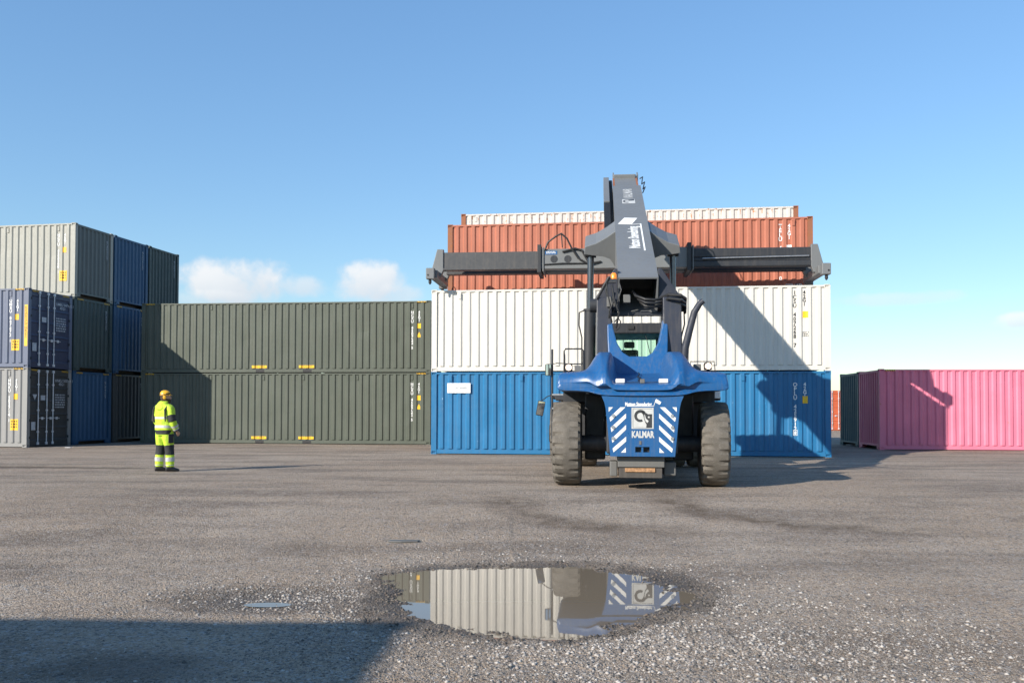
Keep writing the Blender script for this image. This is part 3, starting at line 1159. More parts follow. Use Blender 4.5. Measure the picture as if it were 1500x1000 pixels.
put_text('strip_print', "\n".join('KEARSCTHRES'), .135, M_YELLOWINK, yst, lambda a, b: (CL - .0875 + a, -.0065, 2.24 + b), line=.78, bold=.002)
for c, code in ((grey, 'HNKU 503714 1'), (navy, 'UMBU 847472 1')):
    end_text('door_number', c, code + '\n     45G1', CW * .61, HC - .36, .15, M_FAINT_INK)
    print_marks('door_print', c, M_FAINT_INK, lambda a, b: (CL + .006, CW * .73 + a, HC - 1.22 + b), .56, .55, 6, 8)
    MB().box(CL - .012, CL - .008, CW * .30, CW * .40, 1.72, 1.90).build('data_plate', M_FAINT_INK, c)
    MB().box(CL - .012, CL - .008, CW * .10, CW * .19, .62, .92).build('data_plate', M_FAINT_INK, c)
t_ = MB().prism([(CW * .12, 1.93), (CW * .22, 1.93), (CW * .17, 1.72)], lambda u, v, q: (q, u, v), CL - .011, CL - .007)
t_.build('warning_triangle', M_FAINT_INK, grey)

# --- pink and teal at the right, orange ones far behind, and the stack behind the camera
TP = -.075
uP, vP = uv(TP)
P0 = Vector((13.1643, 32.7111, 0))
pink = container('bright pink container with rust streaks, standing alone on the gravel', P0, TP, HC, C_PINK, 'containers at the right side of the yard', hazard=True)
container('teal container standing behind the bright pink one', P0 + vP * GAPY, TP, HC, C_TEAL, 'containers at the right side of the yard')
for k, (m_, lb) in enumerate(((C_ORANGE, 'orange container far off, seen through the gap beside the blue one'),
                              (C_RED, 'red container far off, standing beside the orange one'))):
    c = container(lb, Vector((20.9 + k * 2.55, 60.5 - k * .1, 0)), math.pi / 2 - .04, HC, m_, 'far containers in the gap', left='door', right='wall')
    c.location = Vector((24.0 + k * 2.55, 65.5, 0))
for k, lb in ((0, 'grey container standing behind the viewpoint, shading the foreground'),
              (1, 'grey container stacked behind the viewpoint, shading the foreground')):
    th = -.03
    uu, vv = uv(th)
    hx = (2 * STD + DROP) / math.tan(SUN_EL)
    near = Vector((-.74 - hx * math.cos(SUN_AZ), 7.04 - hx * math.sin(SUN_AZ), 0))
    p = near - uu * CL - vv * CW
    container(lb, Vector((p.x, p.y, k * STD)), th, STD, C_GREY, 'containers behind the viewpoint')

# ------------------------------------------------------------------ reach stacker
HEAD = R(5.5)
M0 = Vector((2.37, 16.95, 0))
rs = thing('reach_stacker', 'blue reach stacker with grey boom and long container spreader, seen from behind', 'reach stacker', M0, -HEAD)


def wheel(xc, yc, rad, wid, lugs=24, name='wheel', flip=1):
    hub = MB()
    n = 28
    prof = [(.5, .30), (.46, .56), (.30, .60), (.22, .30), (.22, .0)]
    ringset = []
    for px_, pr in [(-.48, .60), (-.44, .55), (.1, .5), (.1, .2), (.28, .18), (.28, .02)]:
        ringset.append([(flip * px_ * wid, math.cos(a) * pr * rad, math.sin(a) * pr * rad) for a in [2 * math.pi * i / n for i in range(n)]])
    hub.rings(ringset)
    h = hub.build(name, M_DUSTY, rs, smooth=True)
    h.location = (xc, yc, rad)
    t = MB()
    steps = lugs * 6
    prof = [(-.46, .60), (-.50, .70), (-.505, .84), (-.47, .945), (-.40, .985), (-.26, .996), (-.10, 1.0), (0, 1.0), (.10, 1.0), (.26, .996), (.40, .985), (.47, .945), (.505, .84), (.50, .70), (.46, .60)]
    rings_ = []
    for s in range(steps):
        a = 2 * math.pi * s / steps
        ring = []
        for j, (u, r) in enumerate(prof):
            ph = s % 6
            cut = 0
            # shoulder grooves, slanted, left and right half a pitch apart
            if 2 <= j <= 5 and ph in ((0, 1) if j > 3 else (1, 2)):
                cut = .06 if j < 5 else .045
            if 9 <= j <= 12 and ph in ((3, 4) if j < 11 else (4, 5)):
                cut = .06 if j > 9 else .045
            ring.append((u * wid, math.cos(a) * (r - cut) * rad, math.sin(a) * (r - cut) * rad))
        rings_.append(ring)
    rings_.append(rings_[0])
    t.rings(rings_, closed=False, cap=False)
    ty = t.build('tyre', M_TYRE, h)
    ty.data.polygons.foreach_set('use_smooth', [True] * len(ty.data.polygons))
    ty.data.set_sharp_from_angle(angle=R(28))
    return h


TR = .772
wheel(-1.335, 0, TR, .52, flip=-1)
wr = wheel(1.345, 0, TR, .52)
wr.rotation_euler = (0, 0, R(-3))
for sx_ in (-1, 1):
    for q in (1.08, 1.68):
        wheel(sx_ * q, 5.9, .80, .55, flip=sx_)

# chassis, axles
MB().box(-.62, .62, -.95, 7.0, .62, 1.25).box(-.55, .55, 6.9, 7.25, .7, 1.6).build('chassis', M_DARK, rs, bevel=.03)
MB().tube([(-1.2, 0, .77), (1.2, 0, .77)], .15, 12).box(-.42, .42, -.32, .32, .5, .95).build('axle', M_DARK, rs, smooth=True)
MB().tube([(-2.0, 5.9, .80), (2.0, 5.9, .80)], .22, 14).box(-.5, .5, 5.45, 6.35, .5, 1.2).build('axle', M_DARK, rs, smooth=True)
for sx_ in (-1, 1):     # tanks and side platforms between the axles
    MB().box(sx_ * .66, sx_ * 1.45, 1.35, 4.6, .75, 1.55).build('side_tank', M_DARK, rs, bevel=.04)
    MB().box(sx_ * .70, sx_ * 1.62, 1.1, 4.9, 1.58, 1.66).build('walkway', M_DARK, rs, bevel=.01)
MB().box(-1.0, -.62, .55, 1.2, .75, 1.5).build('battery_box', M_WEIGHT, rs, bevel=.02)

# counterweight hood
def hood_top(dz, dw, hi, hz, ho, bx, fz, fb):
    """half outline of the hood from the middle of the deck to the lower edge of the fender"""
    return [(0, dz), (dw - .06, dz), (dw, dz + .015), (hi - .02, hz - .05), (hi + .03, hz), (ho - .04, hz), (ho + .04, hz - .06), (ho * .5 + bx * .5, fz * .60 + hz * .40 - .015), (bx - .04, fz + .02), (bx + .10, fz),
            (1.37, fz), (1.455, fz - .025), (1.487, fz - .09), (1.487, fb + .04), (1.465, fb)]


HB = [(1.40, 1.735), (.98, 1.725), (.82, 1.68), (.70, 1.637), (0, 1.635)]
ST = [(-1.20, hood_top(1.73, .50, .60, 1.84, .74, 1.0, 1.87, 1.735)),
      (-1.175, hood_top(1.80, .50, .60, 1.95, .74, 1.0, 1.96, 1.735)),
      (-1.10, hood_top(1.84, .495, .60, 2.06, .75, 1.02, 2.03, 1.735)),
      (-.95, hood_top(1.86, .485, .59, 2.17, .755, 1.04, 2.06, 1.735)),
      (-.72, hood_top(1.885, .47, .57, 2.29, .765, 1.05, 2.075, 1.735)),
      (-.40, hood_top(1.925, .45, .54, 2.41, .775, 1.05, 2.085, 1.735)),
      (0, hood_top(1.99, .43, .515, 2.475, .78, 1.05, 2.09, 1.735)),
      (.40, hood_top(2.06, .42, .505, 2.485, .78, 1.05, 2.09, 1.735)),
      (.74, hood_top(2.11, .42, .50, 2.485, .78, 1.05, 2.09, 1.735)),
      (.80, hood_top(2.11, .42, .50, 2.45, .78, 1.05, 2.07, 1.735))]


def st_off(x):
    t = min(1, max(0, (abs(x) - .55) / .75))
    return .20 * t * t * (3 - 2 * t)


hood = MB()
rr_ = []
for y, top in ST:
    bot = HB
    f_ = (lambda x, z: (x, y + st_off(x) * max(0, min(1, (.3 - y) / 1.2)), z))
    left = [(-x, z) for x, z in reversed(top)]
    ring = left[:-1] + top + bot + [(-x, z) for x, z in reversed(bot[:-1])]
    rr_.append([f_(x, z) for x, z in ring])
# doubled end rings keep the rim crisp under subdivision
e0 = [(x, y + .008, z) for x, y, z in rr_[0]]
rr_ = [rr_[0], e0] + rr_[1:]
hood.rings(rr_)
hood_o = hood.build('counterweight_hood', M_KBLUE, rs, smooth=True, subsurf=2)
nr = len(rr_[0])
cre = hood_o.data.attributes.new('crease_edge', 'FLOAT', 'EDGE')
sharp = {14 + j for j in (2, 4, 5, 11, 13)} | {14 - j for j in (2, 4, 5, 11, 13)}
for e in hood_o.data.edges:
    a, b = e.vertices
    if a % nr == b % nr and a % nr in sharp:
        cre.data[e.index].value = .55
    elif a // nr == b // nr == 0:
        cre.data[e.index].value = .5
# deck details
for xa in (-.46, .29):
    MB().box(xa, xa + .16, -1.02, -.94, 1.86, 1.935).build('deck_lamp', M_REFL, hood_o, bevel=.012)
MB().box(-.035, .045, -1.03, -.96, 1.855, 1.93).build('camera_box', M_WEIGHT, hood_o, bevel=.008)
MB().tube([(0.0, -.97, 1.90), (-.02, -.8, 1.905), (-.05, -.55, 1.92), (.01, -.3, 1.97), (-.04, -.05, 2.0), (.01, .2, 2.06), (0, .45, 2.10)], .011, 6).build('cable', M_BLACK, hood_o)
MB().tube([(-.42, -.95, 1.885), (-.2, -.98, 1.872), (.0, -.96, 1.872), (.2, -.98, 1.872), (.4, -.95, 1.885)], .006, 6).build('cable', M_BLACK, hood_o)
# rear plate of the counterweight
PS = 84.7


def PL(px, py):
    return ((px - 940.2) / PS, 1.373 + (601.4 - py) / PS)


Yp = -1.145
zt, zb = 1.63, .585
hz0, hz1, hx0, hx1 = PL(0, 662)[1], PL(0, 654)[1], PL(929.5, 0)[0], PL(950.5, 0)[0]


def hw(z):
    k_ = (z - zb) / (zt - zb)
    return .555 + .10 * k_ + (.05 * max(0, (k_ - .82) / .18) ** 1.5)


pl = MB()


def slab(zA, zB, xl, xr):
    x = [xl(zA), xr(zA), xr(zB), xl(zB)]
    pl.quadbox([(x[0], Yp, zA), (x[1], Yp, zA), (x[1], Yp + .3, zA), (x[0], Yp + .3, zA), (x[3], Yp, zB), (x[2], Yp, zB), (x[2], Yp + .3, zB), (x[3], Yp + .3, zB)])


W0 = lambda z: -hw(z)
W1 = lambda z: hw(z)
zs = [hz1 + (zt - hz1) * i / 8 for i in range(9)]
ring_front = []
poly = [(W0(zb), zb), (W1(zb), zb)] + [(W1(z), z) for z in zs] + [(W0(z), z) for z in reversed(zs)]
o = len(pl.v)
slab(zb, hz0, W0, W1)
slab(hz0, hz1, W0, lambda z: hx0)
slab(hz0, hz1, lambda z: hx1, W1)
for a, b in zip(zs, zs[1:]):
    slab(a, b, W0, W1)
cw = pl.build('counterweight_plate', M_KBLUE, rs)
MB().box(-.58, .58, Yp + .29, -.45, .60, 1.66).build('counterweight_core', M_DARK, rs, bevel=.02)
MB().box(hx0, hx1, Yp + .10, Yp + .12, hz0, hz1).build('pocket_back', M_BLACK, cw)
MB().box(-.02, .012, Yp + .015, Yp + .1, hz0 - .002, hz1 + .002).build('pocket_rib', M_KBLUE, cw)


def on_plate(name, polys, mat, parent, lift, flip=False):
    b = MB()
    for pg in polys:
        pts = [PL(*p) for p in pg]
        if flip:
            pts = [(-x, z) for x, z in pts]
        b.prism(pts, lambda u, v, q: (u, q, v), Yp - lift, Yp - lift + .002)
    return b.build(name, mat, parent)


cr = lambda x, y: (880 + x / 12.5, 570 + y / 12.5)
stripes = [[cr(135, 325), cr(215, 325), cr(135, 410)],
           [cr(350, 325), cr(440, 325), cr(165, 590), cr(150, 518)],
           [cr(452, 440), cr(452, 522), cr(185, 782), cr(172, 700)],
           [cr(452, 650), cr(452, 732), cr(203, 976), cr(188, 903)],
           [(916.3, 639), (916.3, 646), (897.8, 662.2), (896.6, 656.4)],
           [(915.8, 655), (915.8, 662.4), (908.8, 662.4)]]
for fl in (False, True):
    for s in stripes:
        on_plate('reflective_stripe', [s], M_REFL, cw, .004, fl)
    for p in (cr(220, 482), cr(215, 692), cr(218, 897)):
        x, z = PL(*p)
        if fl:
            x = -x
        MB().tube([(x, Yp - .001, z), (x, Yp - .02, z)], .030, 14).build('marker_stud', M_STEEL, cw, smooth=True)
# square emblem
lg = on_plate('emblem_plate', [[(924.2, 596.6), (956.2, 596.6), (956.2, 627.6), (924.2, 627.6)]], M_LOGO, cw, .004)
LG = lambda x, y: cr(x, y)
fr = []
for a in ((575, 350, 928, 356), (575, 697, 928, 703), (575, 350, 581, 703)):
    fr.append([cr(a[0], a[1]), cr(a[2], a[1]), cr(a[2], a[3]), cr(a[0], a[3])])
on_plate('emblem_line', fr, M_LOGODK, lg, .0055)
arc = []
for i in range(23):
    t = -65 - i * (360 - 105) / 22           # trunk curl, from lower right round the left to the top right
    a = R(t)
    ro, ri = 106 + min(14, i * .6), 62
    arc.append(((712 + ro * math.cos(a), 488 - ro * math.sin(a)), (712 + ri * math.cos(a), 488 - ri * math.sin(a))))
polys = []
for (a, b), (c, d) in zip(arc, arc[1:]):
    polys.append([cr(*a), cr(*c), cr(*d), cr(*b)])
polys.append([cr(745, 385), cr(800, 420), cr(850, 452), cr(925, 450), cr(925, 700), cr(818, 700), cr(824, 640), cr(800, 600), cr(780, 540), cr(765, 470), cr(720, 400)])
on_plate('emblem_head', polys, M_LOGODK, lg, .0065)
on_plate('emblem_tusk', [[cr(785, 455), cr(797, 470), cr(812, 530), cr(862, 575), cr(842, 614), cr(808, 585), cr(788, 530)]], M_LOGO, lg, .009)
ex_, ey_ = 865, 507
on_plate('emblem_eye', [[cr(ex_ + 17 * math.cos(a), ey_ + 17 * math.sin(a)) for a in [2 * math.pi * i / 12 for i in range(12)]]], M_LOGO, lg, .009)
tx0, tz0 = PL(940.4, 629.6)
put_text('maker_name', 'KALMAR', .165, M_LOGO, cw, lambda a, b: (tx0 + a, Yp - .004, tz0 + b * .95), bold=.0075, sx=.60)
tx1, tz1 = PL(934.0, 588.0)
put_text('company_name', 'Mattson Stevedoring', .088, M_WHITE_INK, cw, lambda a, b: (tx1 + a, Yp - .004, tz1 + b), bold=.003, sx=.62)
on_plate('company_underline', [[cr(468, 300), cr(950, 300), cr(950, 310), cr(468, 310)], [cr(950, 310), cr(958, 310), cr(998, 185), cr(990, 185)]], M_WHITE_INK, cw, .0045)
on_plate('company_flag', [[cr(1000, 172), cr(1092, 232), cr(1066, 278), cr(978, 232)]], M_WHITE_INK, cw, .0055)
on_plate('latch', [[cr(692, 938), cr(730, 938), cr(730, 1010), cr(692, 1010)]], M_WEIGHT, cw, .012)
# weights hanging under the plate
zz = lambda py: 1.373 + (601.4 - py) / 84.0
MB().box(-.425, .385, -1.0, -.3, zz(684), zz(668.5)).build('hanging_weight', M_WEIGHT, rs, bevel=.012)
MB().box(-.40, .345, -1.03, -.3, zz(699.5), zz(685)).build('hanging_weight', M_DUSTY, rs, bevel=.01)
MB().box(-.30, .22, -1.055, -1.03, zz(690.5), zz(684.8)).build('wooden_block', M_WOOD, rs, bevel=.004)
MB().box(-.56, -.43, -.9, -.35, zz(698), zz(676)).build('tow_bracket', M_WEIGHT, rs, bevel=.02)
MB().box(.39, .60, -.8, -.3, zz(697), zz(677)).build('tow_bracket', M_WEIGHT, rs, bevel=.02)

# tower that carries the boom: blue U-frame, dark columns
yU = .62
Upts = [(-.52, 2.05), (.52, 2.05), (.57, 2.45), (.585, 2.75), (.60, 3.34), (.53, 3.34), (.47, 2.98), (.40, 2.70), (.29, 2.51), (.17, 2.43), (-.17, 2.43), (-.29, 2.51), (-.40, 2.70), (-.47, 2.98), (-.53, 3.34), (-.60, 3.34), (-.585, 2.75), (-.57, 2.45)]
MB().prism(Upts, lambda u, v, q: (u, q + (v - 2.05) * .35, v), yU, yU + .42).build('tower_frame', M_KBLUE, rs, bevel=.02)
for sx_ in (-1, 1):
    x0, x1 = (-.80, -.50) if sx_ < 0 else (.50, .86)
    MB().prism([(.75, 1.3), (1.75, 1.3), (1.65, 3.62), (1.05, 3.62)], lambda u, v, q: (q, u, v), x0, x1).build('tower_column', M_NAVY, rs, bevel=.02)
    MB().tube([(sx_ * .42, 1.42, 3.50), (sx_ * .93, 1.42, 3.50)], .14, 16).build('pivot_pin', M_DARK, rs, smooth=True)
for sx_ in (-1, 1):
    MB().prism([(sx_ * x, z) for x, z in ((.41, 4.25), (.47, 4.25), (.86, 3.66), (.86, 3.40), (.41, 3.36))], lambda u, v, q: (u + .03, q, v), 1.45, 1.75).build('pivot_bracket', M_NAVY, rs, bevel=.012)
MB().box(-.50, .50, 1.25, 1.4, 3.27, 3.34).build('tower_crossbeam', M_DARK, rs, bevel=.01)

# boom
BA = R(25.5)
eb = Vector((0, math.cos(BA), math.sin(BA)))
en = Vector((0, -math.sin(BA), math.cos(BA)))
Bo = Vector((0.03, 1.25, 4.04))


def bp(x, b, n):
    return tuple(Bo + Vector((x, 0, 0)) + eb * b + en * n)


def bbox(mb, x0, x1, b0, b1, n0, n1):
    return mb.quadbox([bp(x0, b0, n0), bp(x1, b0, n0), bp(x1, b1, n0), bp(x0, b1, n0), bp(x0, b0, n1), bp(x1, b0, n1), bp(x1, b1, n1), bp(x0, b1, n1)])


BW, BH, BLn = .40, .80, 8.86
bm_ = MB()
bbox(bm_, -BW, BW, 0, BLn, -.035, 0)
bbox(bm_, -BW, BW, .05, BLn, -BH, -BH + .035)
bbox(bm_, -BW, -BW + .03, .0, BLn, -BH + .035, -.035)
bbox(bm_, BW - .03, BW, .0, BLn, -BH + .035, -.035)
bbox(bm_, -BW + .03, BW - .03, 1.6, 1.7, -BH + .035, -.035)
boom = bm_.build('boom', M_BOOM, rs)
ext = MB()
bbox(ext, -BW + .045, BW - .045, 6, 10.55, -BH + .07, -.055)
bbox(ext, -BW + .02, -BW + .06, 10.2, 10.6, -BH, .04)
bbox(ext, BW - .06, BW - .02, 10.2, 10.6, -BH, .04)
ext.build('boom_extension', M_BOOM, boom, bevel=.012)
# rust patches where the wear pads run
for sx_ in (-1, 1):
    w_ = MB()
    bbox(w_, sx_ * .34 - .045, sx_ * .34 + .01, 8.95, 10.2, -.057, -.0515)
    w_.build('wear_strip', C_RUSTPOST, boom)
# wings for the lift cylinders
for sx_ in (-1, 1):
    wp = [(.385, -.01), (.60, -.16), (.86, -.30), (1.12, -.37), (1.14, -.56), (.93, -.60), (.70, -.62), (.52, -.70), (.385, -.92)]
    MB().prism([(sx_ * x, n) for x, n in wp], lambda u, v, q: bp(u, q + max(0, (abs(u) - .4)) * -.10, v), 3.75, 4.75).build('cylinder_bracket', M_BOOM, boom, bevel=.015)
    # lift cylinder
    top = Vector(bp(sx_ * .985, 3.95, -.62))
    low = Vector((sx_ * 1.0, 5.25, 1.2))
    d = (low - top)
    mid = top + d * .335
    cy = MB().tube([mid, low], .145, 18).tube([mid, mid + d * .012], .165, 18).build('lift_cylinder', M_DARK, rs, smooth=True)
    MB().tube([top + d * -.01, mid + d * .02], .078, 16).build('piston_rod', M_CHROME, cy, smooth=True)
    MB().tube([top + Vector((-.13, 0, .02)), top + Vector((.13, 0, .02))], .12, 14).build('rod_eye', M_DARK, cy, smooth=True)
    MB().tube([mid + Vector((sx_ * .15, -.1, -.05)), mid + Vector((sx_ * .26, -.12, -.1)), mid + Vector((sx_ * .27, -.12, -.4)), mid + Vector((sx_ * .2, -.1, -.7)), mid + Vector((sx_ * .2, -.1, -2))], .018, 8).build('hose', M_BLACK, cy, smooth=True)
# energy chain on the left flank
ch = MB()
bbox(ch, -.66, -.50, 7.0, 10.2, -.32, -.02)
ch.build('chain_trough', M_BOOM, boom, bevel=.01)
for i in range(26):
    c_ = MB()
    bbox(c_, -.655, -.49, 4.55 + i * .094, 4.55 + i * .094 + .075, -.30 - .006 * (26 - i), -.05 - .006 * (26 - i))
    c_.build('chain_link', M_BLACK, boom)
hs = MB()
for q in (-.475, -.445, -.42):
    hs.tube([bp(q, 3.9, -.3), bp(q, 6, -.25), bp(q, 8.5, -.2), bp(q, 10.3, -.15)], .02, 8)
hs.build('boom_hose', M_BLACK, boom, smooth=True)
MB().tube([bp(.44, 8.3, -.1), bp(.52, 8.6, .0), bp(.47, 8.9, -.12), bp(.53, 9.2, .02), bp(.46, 9.5, -.1), bp(.5, 9.9, .03), bp(.44, 10.3, -.1)], .016, 8).build('boom_hose', M_BLACK, boom, smooth=True)
# writing on the boom
bt = lambda dx, db: (lambda a, b: bp(dx - b, db + a, .004))
put_text('company_name', 'Mattson Stevedoring', .34, M_WHITE_INK, boom, bt(-.15, 3.12), bold=.010, sx=.68)
lb_ = MB()
lb_.flat([bp(.20, 1.95, .004), bp(.235, 1.95, .004), bp(.235, 4.35, .004), bp(.20, 4.32, .004)])
lb_.flat([bp(.235, 4.35, .004), bp(.0, 4.30, .004), bp(.0, 4.26, .004), bp(.20, 4.31, .004)])
lb_.build('company_underline', M_WHITE_INK, boom)
fb = MB()
fb.flat([bp(-.33, 4.34, .0045), bp(.0, 4.28, .0045), bp(.16, 4.92, .0045), bp(-.16, 4.97, .0045)])
fl_ = fb.build('company_flag', M_WHITE_INK, boom)
print_marks('flag_print', fl_, M_LOGO, lambda a, b: bp(-.08 + a, 4.62 + b, .006), .22, .16, 2, 5)
lp = MB()
lp.flat([bp(-.17, 6.55, .004), bp(.17, 6.55, .004), bp(.17, 7.05, .004), bp(-.17, 7.05, .004)])
lpo = lp.build('emblem_plate', M_LOGO, boom)
lp = MB()
pp = []
for i in range(11):
    a = R(60 + i * 24)
    pp.append((-.05 + .10 * math.cos(a), 6.80 + .17 * math.sin(a)))
for i in reversed(range(11)):
    a = R(60 + i * 24)
    pp.append((-.05 + .06 * math.cos(a), 6.80 + .10 * math.sin(a)))
for j in range(10):
    q = [pp[j], pp[j + 1], pp[20 - j], pp[21 - j]]
    lp.flat([bp(x, b, .007) for x, b in q])
lp.flat([bp(0.0, 6.85, .0065), bp(.15, 6.88, .0065), bp(.15, 7.03, .0065), bp(-.02, 6.98, .0065)])
lp.build('emblem_head', M_LOGODK, lpo)
put_text('maker_name', 'KALMAR', .36, M_LOGO, boom, lambda a, b: bp(-.155 - b * .95, 7.80 + a, .004), bold=.01, sx=.82)

# clutter at the open boom foot: hoses, valve, beacon
for j, (dz, r_, bul) in enumerate(((.0, .028, .0), (-.07, .024, -.05), (-.13, .030, .03))):
    MB().tube([bp(-.12 + .05 * j, .45, -.40 + dz * .5), (-.02 + .05 * j, 1.2, 3.66 + dz), (.16, 1.05 + bul, 3.57 + dz), (.34, 1.05 + bul, 3.56 + dz), (.50, 1.18, 3.60 + dz)], r_, 10).build('boom_hose', M_BLACK, rs, smooth=True)
MB().box(-.27, -.13, 1.12, 1.3, 3.52, 3.68).build('valve_block', M_WEIGHT, rs, bevel=.01)
MB().tube([(-.50, 1.1, 3.3), (-.55, .98, 3.5), (-.62, .98, 3.75), (-.58, 1.05, 3.95)], .02, 8).tube([(-.80, 1.05, 3.58), (-.55, 1.0, 4.02)], .03, 8).build('hose_bracket', M_BLACK, rs, smooth=True)
MB().tube([(-.46, 1.05, 3.98), (-.46, 1.05, 4.06), (-.46, 1.05, 4.10)], [.06, .06, .035], 14).build('beacon', M_AMBER, rs, smooth=True)
MB().box(-.62, -.42, 1.0, 1.12, 3.90, 3.98).build('beacon_bracket', M_DARK, rs)
hz_ = MB()
for x, x2, z0_, z1_, bul in ((-.42, -.50, 3.0, 3.85, .06), (-.50, -.44, 3.12, 3.7, -.05), (-.56, -.60, 3.2, 3.9, .03), (-.47, -.38, 3.3, 3.98, .09)):
    hz_.tube([(x, 1.0, z0_), (x + bul, .90, z0_ * .65 + z1_ * .35), (x2 + bul * .7, .88, z0_ * .35 + z1_ * .65), (x2, 1.0, z1_)], random.choice((.013, .018, .022)), 7)
hz_.tube([(-.42, .95, 2.95), (-.36, .9, 3.0), (-.33, .9, 3.12), (-.38, .92, 3.2), (-.45, .95, 3.12)], .014, 7)
hz_.build('hose_bundle', M_BLACK, rs, smooth=True)
MB().box(-.60, -.44, .96, 1.1, 3.42, 3.62).build('junction_box', M_WEIGHT, rs, bevel=.01)
for dz, r_, bul in ((.0, .034, .0), (-.085, .026, -.06), (-.15, .030, .05)):
    MB().tube([(.48, 1.25, 3.62 + dz), (.62, 1.02 + bul, 3.66 + dz), (.84, 1.0 + bul, 3.64 + dz * 1.1), (.95, 1.2, 3.60 + dz), (.97, 1.5, 3.5 + dz)], r_, 10).build('boom_hose', M_BLACK, rs, smooth=True)
# exhaust stack
MB().tube([(.88, .95, 2.1), (.92, .95, 2.6), (1.02, .95, 3.0), (1.10, .95, 3.30), (1.20, .93, 3.46), (1.27, .92, 3.52)], [.075, .075, .07, .066, .06, .055], 14).build('exhaust_pipe', M_NAVY, rs, smooth=True)

# cab
CY = 4.75                     # rear wall of the cab
cab = MB().box(-.75, .75, CY, CY + 1.8, 1.55, 2.35).build('cab', M_DARK, rs, bevel=.03)
for x in (-.75, .69):
    for y in (CY + .0, CY + 1.74):
        MB().box(x, x + .06, y, y + .06, 2.34, 3.22).build('cab_pillar', M_DARK, cab)
rf = MB().box(-.80, .80, CY - .12, CY + 1.95, 3.20, 3.45).build('cab_roof', M_DARK, cab, bevel=.03)
MB().box(-.69, .69, CY + .025, CY + .035, 2.36, 3.20).build('rear_window', M_GLASS, cab)
MB().box(-.69, .69, CY + 1.765, CY + 1.775, 2.36, 3.20).build('front_window', M_GLASS, cab)
for x in (-.735, .725):
    MB().box(x, x + .01, CY + .07, CY + 1.73, 2.36, 3.20).build('side_window', M_GLASS, cab)
MB().box(-.24, .20, CY + .55, CY + .7, 2.15, 2.86).box(-.2, .18, CY + .6, CY + 1.1, 2.1, 2.25).build('seat', M_BLACK, cab, bevel=.05)
MB().box(-.15, .11, CY + .57, CY + .67, 2.90, 3.06).build('head_rest', M_BLACK, cab, bevel=.04)
MB().tube([(.34, CY - .01, 3.18), (.46, CY - .01, 2.7)], .01, 6).build('wiper', M_BLACK, cab)
MB().box(-.07, .07, CY - .15, CY - .12, 3.30, 3.38).build('roof_lamp', M_BLACK, rf)
for sx_ in (-1, 1):
    MB().box(sx_ * .80, sx_ * 1.93, 5.0, 6.85, 1.66, 1.78).build('front_fender', M_DARK, rs, bevel=.04)
    MB().box(sx_ * .63, sx_ * 1.02, .35, 1.0, .45, 1.70).build('dark_gap_box', M_DARK, rs, bevel=.03)  # added dark boxes that block the gap behind the rear wheels and keep it dark

# work-light racks, rail, ladder, mirrors on the fenders
rk = MB()
for x in (-1.42, -1.05):
    rk.tube([(x, .45, 2.06), (x, .45, 2.52), (x + (.03 if x < -1.2 else -.03), .45, 2.56)], .014, 8)
rk.tube([(-1.40, .45, 2.56), (-1.07, .45, 2.56)], .014, 8).tube([(-1.42, .45, 2.27), (-1.05, .45, 2.27)], .012, 8)
rk.tube([(-1.42, .45, 2.5), (-1.42, .8, 2.45), (-1.42, .8, 2.06)], .012, 8)
rk.build('hand_rail', M_BLACK, rs, smooth=True)


def work_lamp(x, z, lit, parent=rs):
    MB().box(x - .07, x + .07, .40, .52, z - .07, z + .07).build('lamp_housing', M_BLACK, parent, bevel=.015)
    MB().tube([(x, .398, z), (x, .385, z)], .058, 18).build('lamp_glass', M_LAMP if lit else M_REFL, parent, smooth=True)


work_lamp(-1.33, 2.20, True)
work_lamp(1.30, 2.22, True)
MB().box(-1.22, -1.10, .42, .5, 2.12, 2.24).build('reversing_buzzer', M_WEIGHT, rs, bevel=.01)
MB().box(1.03, 1.17, .42, .5, 2.14, 2.26).build('reversing_buzzer', M_WEIGHT, rs, bevel=.01)
MB().tube([(.93, .45, 2.21), (.93, .40, 2.21)], .065, 16).build('horn', M_BLACK, rs, smooth=True)
rk = MB().tube([(.98, .47, 2.1), (.98, .47, 2.31), (1.42, .47, 2.31), (1.44, .47, 2.1)], .011, 6)
rk.tube([(1.0, .46, 2.13), (1.15, .44, 2.11), (1.3, .46, 2.14), (1.42, .46, 2.12)], .012, 6)
rk.build('lamp_rack', M_BLACK, rs, smooth=True)
ld = MB().tube([(-1.70, 1.45, .80), (-1.70, 1.45, 2.62)], .022, 10).tube([(-1.42, 1.45, .80), (-1.42, 1.45, 2.0)], .022, 10)
lad = ld.build('ladder', M_DARK, rs, smooth=True)
for z in (.86, 1.14, 1.42, 1.70):
    MB().box(-1.70, -1.42, 1.40, 1.52, z - .015, z + .015).build('rung', M_STEEL, lad)
for x, y, z, ww, hh, tilt in ((-1.93, 1.35, 1.42, .075, .15, .18), (-1.78, 1.40, 2.20, .06, .12, 0)):
    m_ = MB().box(-ww, ww, -.03, .03, -hh, hh).build('mirror', M_BLACK, rs, bevel=.02)
    m_.location = (x, y, z)
    m_.rotation_euler = (0, tilt, R(12))
    g_ = MB().box(-ww * .85, ww * .85, -.034, -.030, -hh * .9, hh * .9).build('mirror_glass', M_MIRROR, m_)
MB().tube([(-1.90, 1.4, 1.58), (-1.80, 1.44, 1.66), (-1.70, 1.45, 1.70)], .01, 6).tube([(-1.76, 1.42, 2.3), (-1.60, 1.3, 2.33), (-1.40, .9, 2.3)], .01, 6).build('mirror_arm', M_BLACK, rs)
MB().box(1.48, 1.60, 1.0, 1.06, 1.62, 1.84).build('side_marker', M_REFL, rs, bevel=.01)
